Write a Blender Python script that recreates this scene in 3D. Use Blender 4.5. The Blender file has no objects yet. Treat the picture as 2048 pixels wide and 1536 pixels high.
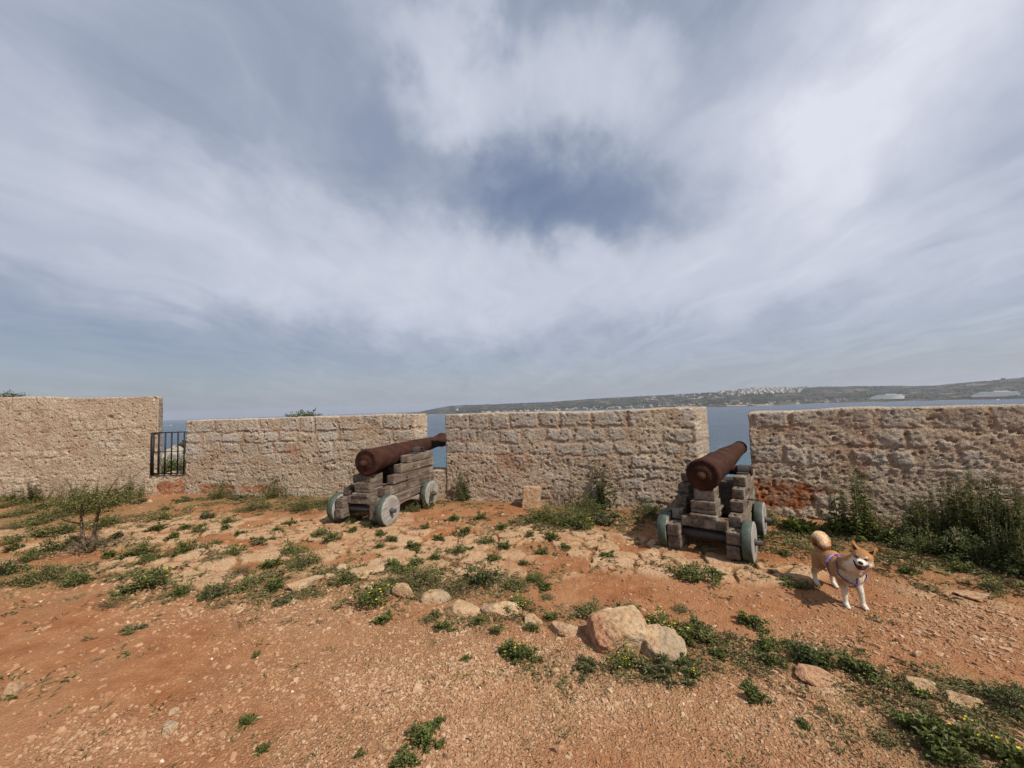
import bpy, math, random
import numpy as np
from mathutils import Vector, Matrix

R_ = math.radians
SC = bpy.context.scene
COL = SC.collection

# ------------------------------------------------------------------ camera
H_EYE = 1.55
FPX = 770.0                      # focal length in pixels of the 2048 px wide photo (ultra wide phone lens)
ROLL = R_(1.86); PITCH = math.atan(47.9/770)
F = np.array([0, math.cos(PITCH), math.sin(PITCH)]); R0 = np.array([1., 0, 0]); U0 = np.cross(R0, F)
CR = math.cos(ROLL)*R0 - math.sin(ROLL)*U0
CU = math.sin(ROLL)*R0 + math.cos(ROLL)*U0
CAM = np.array([0, 0, H_EYE])
cd = bpy.data.cameras.new('camera'); cam = bpy.data.objects.new('camera', cd); COL.objects.link(cam)
cam.matrix_world = Matrix(((CR[0], CU[0], -F[0], 0), (CR[1], CU[1], -F[1], 0), (CR[2], CU[2], -F[2], H_EYE), (0, 0, 0, 1)))
cd.sensor_width = 36; cd.lens = FPX/2048*36; cd.clip_start = 0.05; cd.clip_end = 60000
SC.camera = cam

# ------------------------------------------------------------------ exposure, sun, sky
SC.view_settings.view_transform = 'Standard'; SC.view_settings.look = 'None'
SC.view_settings.exposure = 0.22; SC.view_settings.gamma = 1
SC.cycles.max_bounces = 5; SC.cycles.diffuse_bounces = 3; SC.cycles.transparent_max_bounces = 8
SC.cycles.volume_bounces = 0
SUN_EL = R_(48); SUN_H = np.array([0.78, -0.625])
SUN_H = SUN_H/np.linalg.norm(SUN_H)
sv = Vector((SUN_H[0]*math.cos(SUN_EL), SUN_H[1]*math.cos(SUN_EL), math.sin(SUN_EL)))
sl = bpy.data.lights.new('sun', 'SUN'); sl.energy = 5.0; sl.angle = R_(0.9); sl.color = (1.0, 0.93, 0.83)
so = bpy.data.objects.new('sun', sl); COL.objects.link(so); so.rotation_euler = sv.to_track_quat('Z', 'Y').to_euler()

def rayd(x, y):
    return (x-1024)/FPX*CR - (y-768)/FPX*CU + F
def gp(x, y, z=0.0):             # photo direction -> point on the level z
    d = rayd(x, y); t = (z-H_EYE)/d[2]; return CAM + t*d
def at(x, y, Y):                 # photo direction -> point at depth Y
    d = rayd(x, y); return CAM + d*(Y/d[1])

class NT:                        # small node helper
    def __init__(s, tree): s.t = tree; s.n = tree.nodes; s.l = tree.links; s.n.clear()
    def __call__(s, typ, **kw):
        nd = s.n.new(typ)
        for k, v in kw.items():
            if k.startswith('i_'):
                key = k[2:]; key = int(key) if key.isdigit() else key
                sock = nd.inputs[key]
                if isinstance(v, bpy.types.NodeSocket): s.l.new(v, sock)
                else: sock.default_value = v
            else: setattr(nd, k, v)
        return nd
    def math(s, op, a, b=0.0, c=None, clamp=False):
        nd = s.n.new('ShaderNodeMath'); nd.operation = op; nd.use_clamp = clamp
        for i, v in enumerate((a, b, c)):
            if v is None: continue
            if isinstance(v, bpy.types.NodeSocket): s.l.new(v, nd.inputs[i])
            else: nd.inputs[i].default_value = v
        return nd.outputs[0]
    def vmath(s, op, a, b=None):
        nd = s.n.new('ShaderNodeVectorMath'); nd.operation = op
        for i, v in enumerate((a, b)):
            if v is None: continue
            if isinstance(v, bpy.types.NodeSocket): s.l.new(v, nd.inputs[i])
            else: nd.inputs[i].default_value = v
        return nd.outputs['Value'] if op in ('LENGTH', 'DOT_PRODUCT') else nd.outputs['Vector']
    def mix(s, fac, a, b, bt='MIX'):
        nd = s.n.new('ShaderNodeMix'); nd.data_type = 'RGBA'; nd.blend_type = bt
        for i, v in ((0, fac), (6, a), (7, b)):
            if isinstance(v, bpy.types.NodeSocket): s.l.new(v, nd.inputs[i])
            else: nd.inputs[i].default_value = (v if i == 0 else (v[0], v[1], v[2], 1))
        return nd.outputs[2]
    def noise(s, vec, scale, detail=4, rough=.55, dist=0.0, out='Fac'):
        nd = s('ShaderNodeTexNoise', i_Scale=scale, i_Detail=detail, i_Roughness=rough, i_Distortion=dist)
        if vec is not None: s.l.new(vec, nd.inputs['Vector'])
        return nd.outputs[out]
    def ramp(s, fac, stops, interp='LINEAR'):
        nd = s.n.new('ShaderNodeValToRGB'); cr = nd.color_ramp; cr.interpolation = interp
        while len(cr.elements) < len(stops): cr.elements.new(0.5)
        for e, (p, c) in zip(cr.elements, stops):
            e.position = p; e.color = (c, c, c, 1) if isinstance(c, (int, float)) else (c[0], c[1], c[2], 1)
        s.l.new(fac, nd.inputs[0]); return nd.outputs[0]
    def mrange(s, v, a, b, c=0.0, d=1.0, smooth=True):
        nd = s.n.new('ShaderNodeMapRange'); nd.interpolation_type = 'SMOOTHSTEP' if smooth else 'LINEAR'
        s.l.new(v, nd.inputs[0])
        for i, x in enumerate((a, b, c, d)): nd.inputs[i+1].default_value = x
        return nd.outputs[0]

W = bpy.data.worlds.new('World'); SC.world = W; W.use_nodes = True
n = NT(W.node_tree)
tc = n('ShaderNodeTexCoord').outputs['Generated']
sky = n('ShaderNodeTexSky', sky_type='NISHITA', sun_disc=False, sun_elevation=SUN_EL,
        sun_rotation=math.atan2(SUN_H[0], SUN_H[1]), air_density=1.2, dust_density=2.0, ozone_density=1.5)
# cloud layer: directions dropped on a high plane so the streaks run to the horizon
sep = n('ShaderNodeSeparateXYZ', i_0=tc)
zz = n.math('ADD', n.math('MAXIMUM', sep.outputs[2], 0.0), 0.13)
pl = n('ShaderNodeCombineXYZ', i_0=n.math('DIVIDE', sep.outputs[0], zz), i_1=n.math('DIVIDE', sep.outputs[1], zz), i_2=0.0).outputs[0]
w1 = n.noise(pl, 0.9, 3, .5, 0, 'Color')
plw = n.vmath('ADD', pl, n.vmath('MULTIPLY', n.vmath('SUBTRACT', w1, (.5, .5, .5)), (1.2, 1.2, 0)))
mp = n('ShaderNodeMapping', i_Vector=plw, i_Rotation=(0, 0, R_(-38)), i_Scale=(1.55, 0.50, 1)).outputs[0]
streak = n.noise(mp, 1.1, 8, .56, .0)
mp2 = n('ShaderNodeMapping', i_Vector=plw, i_Rotation=(0, 0, R_(-30)), i_Scale=(2.1, 0.75, 1), i_Location=(4, 2, 0)).outputs[0]
wisp = n.noise(mp2, 2.6, 9, .60, .2)
# slow warp of the direction for the larger cloud masses
wv = n.noise(tc, 3.0, 5, .55, 0, 'Color')
wv2 = n.noise(tc, 11.0, 5, .6, 0, 'Color')
dw = n.vmath('ADD', tc, n.vmath('MULTIPLY', n.vmath('SUBTRACT', wv, (.5, .5, .5)), (.34, .34, .34)))
dw = n.vmath('ADD', dw, n.vmath('MULTIPLY', n.vmath('SUBTRACT', wv2, (.5, .5, .5)), (.10, .10, .10)))
# (photo bearing x, y, half width, half height as direction offsets, thickness)
BL = [(1150, 410, .22, .075, -.33), (1010, 395, .13, .06, -.10), (820, 340, .14, .08, -.10), (880, 170, .13, .06, .30),
      (1000, 235, .10, .05, .14), (1235, 150, .11, .065, .28), (1140, 215, .10, .07, .10), (1800, 60, .13, .12, .20), (1740, 190, .13, .13, .22),
      (1690, 330, .14, .15, .20), (1540, 90, .08, .12, .16), (1480, 260, .14, .06, .08), (1390, 40, .17, .07, -.14), (1620, 40, .07, .08, -.14),
      (1880, 250, .12, .10, -.20), (1990, 150, .12, .10, .08), (1560, 450, .35, .12, .14), (940, 580, .45, .085, .22), (640, 480, .35, .10, .15),
      (330, 430, .28, .10, .12), (120, 330, .2, .12, .05), (560, 200, .26, .13, -.10), (600, 40, .5, .10, -.06), (1050, 60, .3, .06, -.10),
      (420, 500, .22, .04, -.10), (150, 720, .42, .10, -.13), (480, 700, .42, .08, -.10), (900, 720, .35, .06, -.02), (1550, 600, .2, .05, .07),
      (1750, 480, .3, .14, .10), (1300, 610, .22, .05, .06), (1960, 330, .14, .05, -.10)]
acc = n.math('ADD', n.math('MULTIPLY', n.math('SUBTRACT', streak, .5), .38), n.math('MULTIPLY', n.math('SUBTRACT', wisp, .5), .34))
acc = n.math('ADD', acc, .50)
for (bx, by, hw, hh, amp) in BL:
    d = rayd(bx, by); d = d/np.linalg.norm(d)
    v = n.vmath('MULTIPLY', n.vmath('SUBTRACT', dw, tuple(d)), (1/hw, 1/max(hw, .2), 1/hh))
    g = n.mrange(n.vmath('LENGTH', v), 0.20, 1.70, amp, 0.0)
    acc = n.math('ADD', acc, g)
cloud = n.ramp(acc, [(0.0, (.135, .178, .300)), (.20, (.215, .258, .37)), (.40, (.305, .348, .445)), (.60, (.435, .472, .562)), (.82, (.545, .57, .66)), (1.0, (.66, .68, .76))])
cover = n.mrange(acc, 0.05, 0.5, 0.70, 0.94)
hz = n.mrange(sep.outputs[2], 0.0, 0.22, 0.55, 1.0)          # thinner veil low over the sea
cover = n.math('MULTIPLY', cover, hz)
skyc = n.mix(cover, n.mix(1.0, sky.outputs[0], (.075, .075, .075), 'MULTIPLY'), cloud)
bgc = n.mix(1.0, skyc, (10.0, 10.0, 10.0), 'MULTIPLY')
bg = n('ShaderNodeBackground', i_Color=bgc, i_Strength=0.1)
n.l.new(bg.outputs[0], n('ShaderNodeOutputWorld').inputs[0])

# ------------------------------------------------------------------ numpy noise
_rs = np.random.RandomState(7)
_perm = np.concatenate([_rs.permutation(256)]*3).astype(np.int64)
_g3 = _rs.normal(size=(256, 3)); _g3 /= np.linalg.norm(_g3, axis=1)[:, None]
def perlin(x, y, z=0.0):
    x = np.asarray(x, float); y = np.asarray(y, float); z = np.zeros_like(x)+z
    xi = np.floor(x).astype(np.int64); yi = np.floor(y).astype(np.int64); zi = np.floor(z).astype(np.int64)
    xf = x-xi; yf = y-yi; zf = z-zi
    u = xf*xf*xf*(xf*(xf*6-15)+10); v = yf*yf*yf*(yf*(yf*6-15)+10); w = zf*zf*zf*(zf*(zf*6-15)+10)
    xi &= 255; yi &= 255; zi &= 255
    r = 0
    for dx in (0, 1):
        for dy in (0, 1):
            for dz in (0, 1):
                h = _perm[_perm[_perm[(xi+dx) & 255]+((yi+dy) & 255)]+((zi+dz) & 255)]
                g = _g3[h]
                dot = g[..., 0]*(xf-dx)+g[..., 1]*(yf-dy)+g[..., 2]*(zf-dz)
                r = r + dot*(u if dx else 1-u)*(v if dy else 1-v)*(w if dz else 1-w)
    return r*1.6
def fbm(x, y, z=0.0, o=4, rough=.5):
    s = 0; a = 1.0; t = 0
    for i in range(o):
        k = 2.03**i; s = s + a*perlin(x*k+i*17.3, y*k+i*5.1, z*k+i*9.7); t += a; a *= rough
    return s/t
def sstep(a, b, x):
    t = np.clip((x-a)/(b-a), 0, 1); return t*t*(3-2*t)
def worley(x, y, seed=0, jit=.85):
    xi = np.floor(x).astype(np.int64); yi = np.floor(y).astype(np.int64)
    f1 = np.full(x.shape, 9.); f2 = np.full(x.shape, 9.); cid = np.zeros(x.shape)
    for dx in (-1, 0, 1):
        for dy in (-1, 0, 1):
            cx = xi+dx; cy = yi+dy
            h = _perm[_perm[(cx+seed) & 255]+(cy & 255)]; h2 = _perm[h+77]
            px = cx+.5+(h/255.-.5)*jit; py = cy+.5+(h2/255.-.5)*jit
            d = np.hypot(x-px, y-py)
            m = d < f1
            f2 = np.where(m, f1, np.minimum(f2, d)); cid = np.where(m, _perm[h2+31]/255., cid); f1 = np.where(m, d, f1)
    return f1, f2, cid

# ------------------------------------------------------------------ mesh helpers
def make_mesh(name, V, Fq, mats=(), smooth=True, attrs=None, mat_idx=None):
    """V (n,3); Fq list of int arrays each (m,k)."""
    me = bpy.data.meshes.new(name); V = np.ascontiguousarray(V, dtype=np.float32)
    if not isinstance(Fq, list): Fq = [Fq]
    Fq = [np.asarray(f, dtype=np.int32) for f in Fq if len(f)]
    me.vertices.add(len(V)); me.vertices.foreach_set('co', V.ravel())
    loops = np.concatenate([f.ravel() for f in Fq]); tot = np.concatenate([np.full(len(f), f.shape[1]) for f in Fq])
    st = np.concatenate([[0], np.cumsum(tot)[:-1]])
    me.loops.add(len(loops)); me.loops.foreach_set('vertex_index', loops)
    me.polygons.add(len(tot)); me.polygons.foreach_set('loop_start', st.astype(np.int32))
    me.polygons.foreach_set('loop_total', tot.astype(np.int32))
    me.polygons.foreach_set('use_smooth', np.full(len(tot), bool(smooth)))
    if mat_idx is not None: me.polygons.foreach_set('material_index', np.asarray(mat_idx, np.int32))
    for m in (mats if isinstance(mats, (list, tuple)) else [mats]): me.materials.append(m)
    me.update(calc_edges=True)
    for k, a in (attrs or {}).items():
        a = np.asarray(a, dtype=np.float32)
        if a.ndim == 1: at_ = me.attributes.new(k, 'FLOAT', 'POINT'); at_.data.foreach_set('value', a)
        else:
            at_ = me.attributes.new(k, 'FLOAT_COLOR', 'POINT')
            if a.shape[1] == 3: a = np.concatenate([a, np.ones((len(a), 1), np.float32)], 1)
            at_.data.foreach_set('color', a.ravel())
    me.validate(clean_customdata=False)
    return me
def link(name, me, parent=None, loc=None, rot=None, scale=None):
    o = bpy.data.objects.new(name, me); COL.objects.link(o)
    if parent is not None: o.parent = parent
    if loc is not None: o.location = tuple(float(c) for c in loc)
    if rot is not None: o.rotation_euler = rot
    if scale is not None: o.scale = scale if isinstance(scale, (tuple, list)) else (scale,)*3
    return o
def tag(o, label=None, cat=None, group=None, kind=None):
    if label: o['label'] = label
    if cat: o['category'] = cat
    if group: o['group'] = group
    if kind: o['kind'] = kind
    return o
def empty(name, loc=(0, 0, 0), rz=0.0):
    o = bpy.data.objects.new(name, None); COL.objects.link(o); o.location = tuple(float(c) for c in loc)
    o.rotation_euler = (0, 0, rz); o.empty_display_size = .1; return o
KIDS = {}
def kid(par, o): KIDS.setdefault(par.name, []).append(o); return o
def copy_tree(o, parent=None):
    c = o.copy(); COL.objects.link(c)
    if parent is not None: c.parent = parent; c.matrix_parent_inverse = Matrix.Identity(4)
    for ch in KIDS.get(o.name, []): kid(c, copy_tree(ch, c))
    return c

class Acc:                       # accumulates geometry of one mesh
    def __init__(s): s.V = []; s.F = {}; s.A = {}; s.n = 0
    def add(s, V, Fs, **attrs):
        V = np.asarray(V, float).reshape(-1, 3)
        for f in (Fs if isinstance(Fs, list) else [Fs]):
            f = np.asarray(f, np.int64); s.F.setdefault(f.shape[1], []).append(f+s.n)
        s.V.append(V); s.n += len(V)
        for k, a in attrs.items():
            a = np.asarray(a, float)
            if a.ndim == 0: a = np.full(len(V), float(a))
            elif a.ndim == 1 and len(a) == 3 and len(V) != 3: a = np.tile(a, (len(V), 1))
            s.A.setdefault(k, []).append(a)
    def mesh(s, name, mats, smooth=True):
        return make_mesh(name, np.concatenate(s.V), [np.concatenate(f) for f in s.F.values()], mats, smooth,
                         {k: np.concatenate(a) for k, a in s.A.items()})

def grid_box(nx, ny, nz):
    I, J, K = nx+1, ny+1, nz+1
    idx = -np.ones((I, J, K), np.int64); m = np.zeros((I, J, K), bool)
    m[0] = m[-1] = True; m[:, 0] = m[:, -1] = True; m[:, :, 0] = m[:, :, -1] = True
    ii = np.argwhere(m); idx[m] = np.arange(len(ii))
    P = ii/np.array([nx, ny, nz])-.5
    def q(a, flip):
        f = np.stack([a[:-1, :-1], a[1:, :-1], a[1:, 1:], a[:-1, 1:]], -1).reshape(-1, 4)
        return f[:, ::-1] if flip else f
    Fs = np.concatenate([q(idx[0], True), q(idx[-1], False), q(idx[:, 0], False), q(idx[:, -1], True), q(idx[:, :, 0], True), q(idx[:, :, -1], False)])
    return P, Fs
def rbox(dims, seg, r):
    """rounded box: vertices, normals, faces"""
    P, Fs = grid_box(*seg); d = np.array(dims, float); r = min(r, d.min()/2*.98)
    p = P*d; q = np.clip(p, -(d/2-r), d/2-r); nn = p-q; l = np.linalg.norm(nn, axis=1)[:, None]
    nn = nn/np.maximum(l, 1e-9); return q+nn*r, nn, Fs
def rot_z(a):
    c, s = math.cos(a), math.sin(a); return np.array([[c, -s, 0], [s, c, 0], [0, 0, 1.]])
def rot_x(a):
    c, s = math.cos(a), math.sin(a); return np.array([[1., 0, 0], [0, c, -s], [0, s, c]])
def rot_y(a):
    c, s = math.cos(a), math.sin(a); return np.array([[c, 0, s], [0, 1., 0], [-s, 0, c]])
def lathe(prof, seg=40, axis='y'):
    """profile [(t, r)...] revolved about the axis; ends should have r=0"""
    prof = np.array(prof, float); n_ = len(prof); a = np.arange(seg)*2*math.pi/seg
    T = np.repeat(prof[:, 0], seg); Rr = np.repeat(prof[:, 1], seg); A = np.tile(a, n_)
    if axis == 'y': V = np.stack([Rr*np.cos(A), T, Rr*np.sin(A)], 1)
    elif axis == 'x': V = np.stack([T, Rr*np.cos(A), Rr*np.sin(A)], 1)
    else: V = np.stack([Rr*np.cos(A), Rr*np.sin(A), T], 1)
    i = np.arange(n_-1)[:, None]*seg; j = np.arange(seg)[None]; k = (j+1) % seg
    Fs = np.stack([i+j, i+k, i+seg+k, i+seg+j], -1).reshape(-1, 4)
    return V, Fs
def tube(pts, rad, seg=6):
    pts = np.array(pts, float); n_ = len(pts); rad = np.zeros(n_)+rad
    t = np.gradient(pts, axis=0); t /= np.linalg.norm(t, axis=1)[:, None]+1e-12
    ref = np.array([0, 0, 1.]) if abs(t[0][2]) < .9 else np.array([1., 0, 0])
    V = []
    for i in range(n_):
        a = np.cross(t[i], ref); a /= np.linalg.norm(a)+1e-12; b = np.cross(a, t[i]); ref = b
        ang = np.arange(seg)*2*math.pi/seg
        V.append(pts[i]+rad[i]*(np.cos(ang)[:, None]*a+np.sin(ang)[:, None]*b))
    V = np.concatenate(V+[pts[:1], pts[-1:]])
    i = np.arange(n_-1)[:, None]*seg; j = np.arange(seg)[None]; k = (j+1) % seg
    Fq = np.stack([i+j, i+k, i+seg+k, i+seg+j], -1).reshape(-1, 4)
    j = np.arange(seg); k = (j+1) % seg; c0 = n_*seg
    Ft = np.concatenate([np.stack([k, j, np.full(seg, c0)], 1), np.stack([(n_-1)*seg+j, (n_-1)*seg+k, np.full(seg, c0+1)], 1)])
    return V, [Fq, Ft]

# ------------------------------------------------------------------ materials
def mat(name, build):
    m = bpy.data.materials.new(name); m.use_nodes = True; nn = NT(m.node_tree)
    p = nn('ShaderNodeBsdfPrincipled'); o = nn('ShaderNodeOutputMaterial'); nn.l.new(p.outputs[0], o.inputs[0])
    p.inputs['Roughness'].default_value = .9; p.inputs['Specular IOR Level'].default_value = .25
    build(nn, p); return m
def setc(nn, p, c):
    if isinstance(c, bpy.types.NodeSocket): nn.l.new(c, p.inputs['Base Color'])
    else: p.inputs['Base Color'].default_value = (c[0], c[1], c[2], 1)
def bump(nn, p, h, dist, strength=1.0):
    b = nn('ShaderNodeBump', i_Height=h, i_Distance=dist, i_Strength=strength); nn.l.new(b.outputs[0], p.inputs['Normal'])

def b_ground(n, p):
    pos = n('ShaderNodeNewGeometry').outputs['Position']
    zn = n('ShaderNodeSeparateColor', i_0=n('ShaderNodeAttribute', attribute_name='zone').outputs['Color'])
    gravel, flag, grass = zn.outputs[0], zn.outputs[1], zn.outputs[2]
    rnd = n('ShaderNodeAttribute', attribute_name='cell').outputs['Fac']
    big = n.noise(pos, .9, 5, .6); mid = n.noise(pos, 6, 6, .62); fine = n.noise(pos, 46, 6, .65); vf = n.noise(pos, 170, 3, .6)
    soil = n.ramp(mid, [(.30, (.205, .074, .029)), (.48, (.290, .118, .049)), (.62, (.345, .160, .073)), (.78, (.41, .24, .125))])
    soil = n.mix(n.mrange(big, .40, .65, 0, .65), soil, (.36, .19, .095))
    vo = n('ShaderNodeTexVoronoi', i_Vector=pos, i_Scale=62.0, i_Randomness=1.0)
    vo2 = n('ShaderNodeTexVoronoi', i_Vector=pos, i_Scale=120.0, i_Randomness=1.0)
    peb = n.ramp(n('ShaderNodeSeparateColor', i_0=vo.outputs['Color']).outputs[0], [(0, (.24, .11, .052)), (.35, (.31, .17, .088)), (.7, (.40, .26, .15)), (1, (.52, .38, .245))])
    pmask = n.mrange(vo.outputs['Distance'], .25, .55, 1, 0)
    psel = n.mrange(n('ShaderNodeSeparateColor', i_0=vo.outputs['Color']).outputs[1], .35, .5, 0, 1)
    pm = n.math('MULTIPLY', pmask, n.math('MULTIPLY', n.mrange(gravel, 0.0, .8, .10, 1.0), n.math('MAXIMUM', psel, gravel)))
    sandy = n.mix(n.mrange(fine, .3, .7), (.28, .15, .075), (.39, .25, .14))
    base = n.mix(n.math('MULTIPLY', gravel, .75), soil, sandy)
    base = n.mix(pm, base, peb)
    fl = n.mix(rnd, (.43, .29, .165), (.55, .40, .25))
    fl = n.mix(n.mrange(mid, .34, .56), n.mix(.4, fl, (.36, .18, .085)), fl)
    fl = n.mix(n.mrange(fine, .44, .62), n.mix(.55, fl, (.34, .18, .09)), fl)
    base = n.mix(flag, base, fl)
    gr = n.mix(n.mrange(fine, .35, .65), (.12, .09, .035), (.27, .19, .09))
    gm = n.math('MULTIPLY', grass, n.mrange(mid, .36, .58, .25, .95))
    base = n.mix(gm, base, gr)
    base = n.mix(n.mrange(vf, .40, .60, .22, 0), base, (.16, .07, .035))
    setc(n, p, base); p.inputs['Roughness'].default_value = .97; p.inputs['Specular IOR Level'].default_value = .1
    h1 = n.math('MULTIPLY', pmask, n.mrange(gravel, 0, .7, .25, 1.0))
    h = n.math('ADD', n.math('MULTIPLY', h1, .9), n.math('ADD', n.math('MULTIPLY', fine, 1.5), n.math('MULTIPLY', vf, .5)))
    h = n.math('ADD', h, n.math('MULTIPLY', n.mrange(vo2.outputs['Distance'], .2, .6, .5, 0), .6))
    bump(n, p, h, .011, .85)
M_GROUND = mat('red_soil_ground', b_ground)

def b_pebble(n, p):
    c = n('ShaderNodeAttribute', attribute_name='tint').outputs['Color']
    pos = n('ShaderNodeNewGeometry').outputs['Position']
    c = n.mix(n.mrange(n.noise(pos, 150, 4, .6), .35, .65, .35, 0), c, (.22, .11, .06))
    setc(n, p, c)
M_PEB = mat('gravel_stone', b_pebble)

def b_rock(n, p):
    tco = n('ShaderNodeTexCoord').outputs['Object']; pos = n('ShaderNodeNewGeometry').outputs['Position']
    a = n.noise(pos, 7, 7, .62); b = n.noise(pos, 38, 6, .68); c = n.noise(pos, 3.0, 3, .5)
    col = n.ramp(a, [(.30, (.30, .16, .08)), (.45, (.42, .275, .15)), (.6, (.50, .365, .225)), (.75, (.58, .46, .32))])
    redm = n('ShaderNodeAttribute', attribute_name='red').outputs['Fac']
    col = n.mix(redm, col, n.mix(n.mrange(b, .4, .6), (.30, .12, .055), (.46, .23, .13)))
    col = n.mix(n.mrange(b, .36, .52, .62, 0), col, (.17, .10, .06))
    col = n.mix(n.mrange(c, .5, .68, 0, .45), col, (.25, .215, .165))
    setc(n, p, col); bump(n, p, n.math('ADD', b, n.math('MULTIPLY', n.noise(pos, 120, 4, .6), .4)), .022, .9)
M_ROCK = mat('limestone_rock', b_rock)

def b_wall(n, p):
    pos = n('ShaderNodeNewGeometry').outputs['Position']
    at_ = n('ShaderNodeSeparateColor', i_0=n('ShaderNodeAttribute', attribute_name='mason').outputs['Color'])
    stone, rnd, rust = at_.outputs[0], at_.outputs[1], at_.outputs[2]
    warm = n('ShaderNodeAttribute', attribute_name='warm').outputs['Fac']
    wht = n('ShaderNodeAttribute', attribute_name='white').outputs['Fac']
    a = n.noise(pos, 4.5, 6, .6); b = n.noise(pos, 24, 7, .68, .3); c = n.noise(pos, 75, 4, .65); bigv = n.noise(pos, 1.1, 3, .5)
    grey = n.mix(rnd, (.40, .355, .305), (.55, .50, .44))
    grey = n.mix(n.mrange(a, .35, .62), n.mix(.45, grey, (.40, .29, .21)), grey)
    mort = n.ramp(a, [(.32, (.42, .27, .17)), (.5, (.51, .375, .26)), (.68, (.59, .475, .35))])
    warmc = n.mix(n.mrange(b, .38, .6), (.48, .355, .235), (.68, .56, .405))
    st = n.mix(warm, grey, warmc)
    st = n.mix(wht, st, (.60, .56, .50))
    col = n.mix(stone, mort, st)
    col = n.mix(n.mrange(bigv, .52, .68, 0, .55), col, warmc)
    b2 = n.noise(pos, 42, 6, .7, .6)
    col = n.mix(n.mrange(b, .34, .46, .55, 0), col, (.16, .11, .08)); col = n.mix(n.mrange(b2, .36, .46, .55, 0), col, (.13, .09, .07))
    col = n.mix(n.mrange(b2, .56, .70, 0, .70), col, (.66, .58, .48))
    col = n.mix(n.mrange(c, .40, .5, .35, 0), col, (.10, .07, .05))
    vp = n('ShaderNodeTexVoronoi', i_Vector=pos, i_Scale=16.0); 
    col = n.mix(rust, col, n.mix(n.mrange(b, .4, .6), (.27, .075, .02), (.42, .14, .045)))
    setc(n, p, col); p.inputs['Specular IOR Level'].default_value = .12
    h = n.math('ADD', n.math('MULTIPLY', b, .8), n.math('ADD', n.math('MULTIPLY', c, .4), n.math('MULTIPLY', b2, .8)))
    bump(n, p, h, .040, 1.0)
M_WALL = mat('weathered_masonry', b_wall)

def b_wood(n, p):
    oi = n('ShaderNodeObjectInfo'); tco = n('ShaderNodeTexCoord').outputs['Object']
    off = n.vmath('ADD', tco, n('ShaderNodeCombineXYZ', i_0=n.math('MULTIPLY', oi.outputs['Random'], 9.0)).outputs[0])
    v = n.vmath('MULTIPLY', off, (22, 1.6, 22)); w = n.vmath('MULTIPLY', off, (80, 5, 80))
    g = n.noise(v, 1.0, 6, .6, .4); h = n.noise(w, 1.0, 4, .6, .3); bl = n.noise(off, 5, 4, .6)
    base = n.mix(oi.outputs['Random'], (.130, .098, .072), (.195, .152, .115))
    col = n.mix(n.mrange(g, .35, .62), n.mix(.72, base, (.045, .03, .022)), base)
    col = n.mix(n.mrange(bl, .52, .66, 0, .55), col, (.31, .27, .22))
    col = n.mix(n.mrange(bl, .30, .42, .6, 0), col, (.13, .07, .04))
    col = n.mix(n.mrange(h, .34, .46, .65, 0), col, (.035, .025, .02))
    setc(n, p, col); bump(n, p, n.math('ADD', g, n.math('MULTIPLY', h, .7)), .010, 1.0)
M_WOOD = mat('weathered_timber', b_wood)
def b_wheelwood(n, p):
    tco = n('ShaderNodeTexCoord').outputs['Object']
    g = n.noise(n.vmath('MULTIPLY', tco, (5, 5, 42)), 1.0, 6, .6, .3)
    h = n.noise(tco, 9, 5, .6)
    col = n.mix(n.mrange(g, .38, .60), (.19, .175, .155), (.31, .295, .27)); col = n.mix(n.mrange(h, .35, .6, .5, 0), col, (.17, .14, .11))
    setc(n, p, col); bump(n, p, g, .006, .8)
M_WHEEL = mat('wheel_face_timber', b_wheelwood)
def b_tread(n, p):
    pos = n('ShaderNodeNewGeometry').outputs['Position']
    g = n.noise(pos, 14, 5, .6); h = n.noise(pos, 60, 4, .6)
    col = n.mix(n.mrange(g, .4, .65), (.046, .062, .048), (.074, .092, .074)); col = n.mix(n.mrange(h, .55, .7, 0, .5), col, (.16, .13, .09))
    setc(n, p, col); p.inputs['Roughness'].default_value = .6; bump(n, p, h, .003, .6)
M_TREAD = mat('green_painted_tread', b_tread)
def b_rust(n, p):
    tco = n('ShaderNodeTexCoord').outputs['Object']
    a = n.noise(tco, 6, 6, .6); b = n.noise(tco, 45, 6, .7); c = n.noise(n.vmath('MULTIPLY', tco, (9, 30, 9)), 1.0, 5, .6)
    col = n.ramp(a, [(.3, (.020, .009, .007)), (.5, (.038, .0155, .010)), (.7, (.062, .026, .016))])
    col = n.mix(n.mrange(b, .52, .70, 0, .45), col, (.105, .046, .028)); col = n.mix(n.mrange(c, .34, .46, .5, 0), col, (.022, .010, .008))
    setc(n, p, col); p.inputs['Roughness'].default_value = .85; p.inputs['Specular IOR Level'].default_value = .12
    bump(n, p, n.math('ADD', b, c), .010, .9)
M_RUST = mat('rusted_iron', b_rust)
def b_dark(n, p):
    g = n.noise(n('ShaderNodeTexCoord').outputs['Object'], 30, 4, .6)
    setc(n, p, n.mix(g, (.018, .017, .018), (.075, .066, .06))); p.inputs['Roughness'].default_value = .6; bump(n, p, g, .004)
M_IRON = mat('dark_iron_fitting', b_dark)
def b_gate(n, p):
    setc(n, p, (.010, .009, .010)); p.inputs['Roughness'].default_value = .55
M_GATE = mat('black_painted_iron', b_gate)

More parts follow.
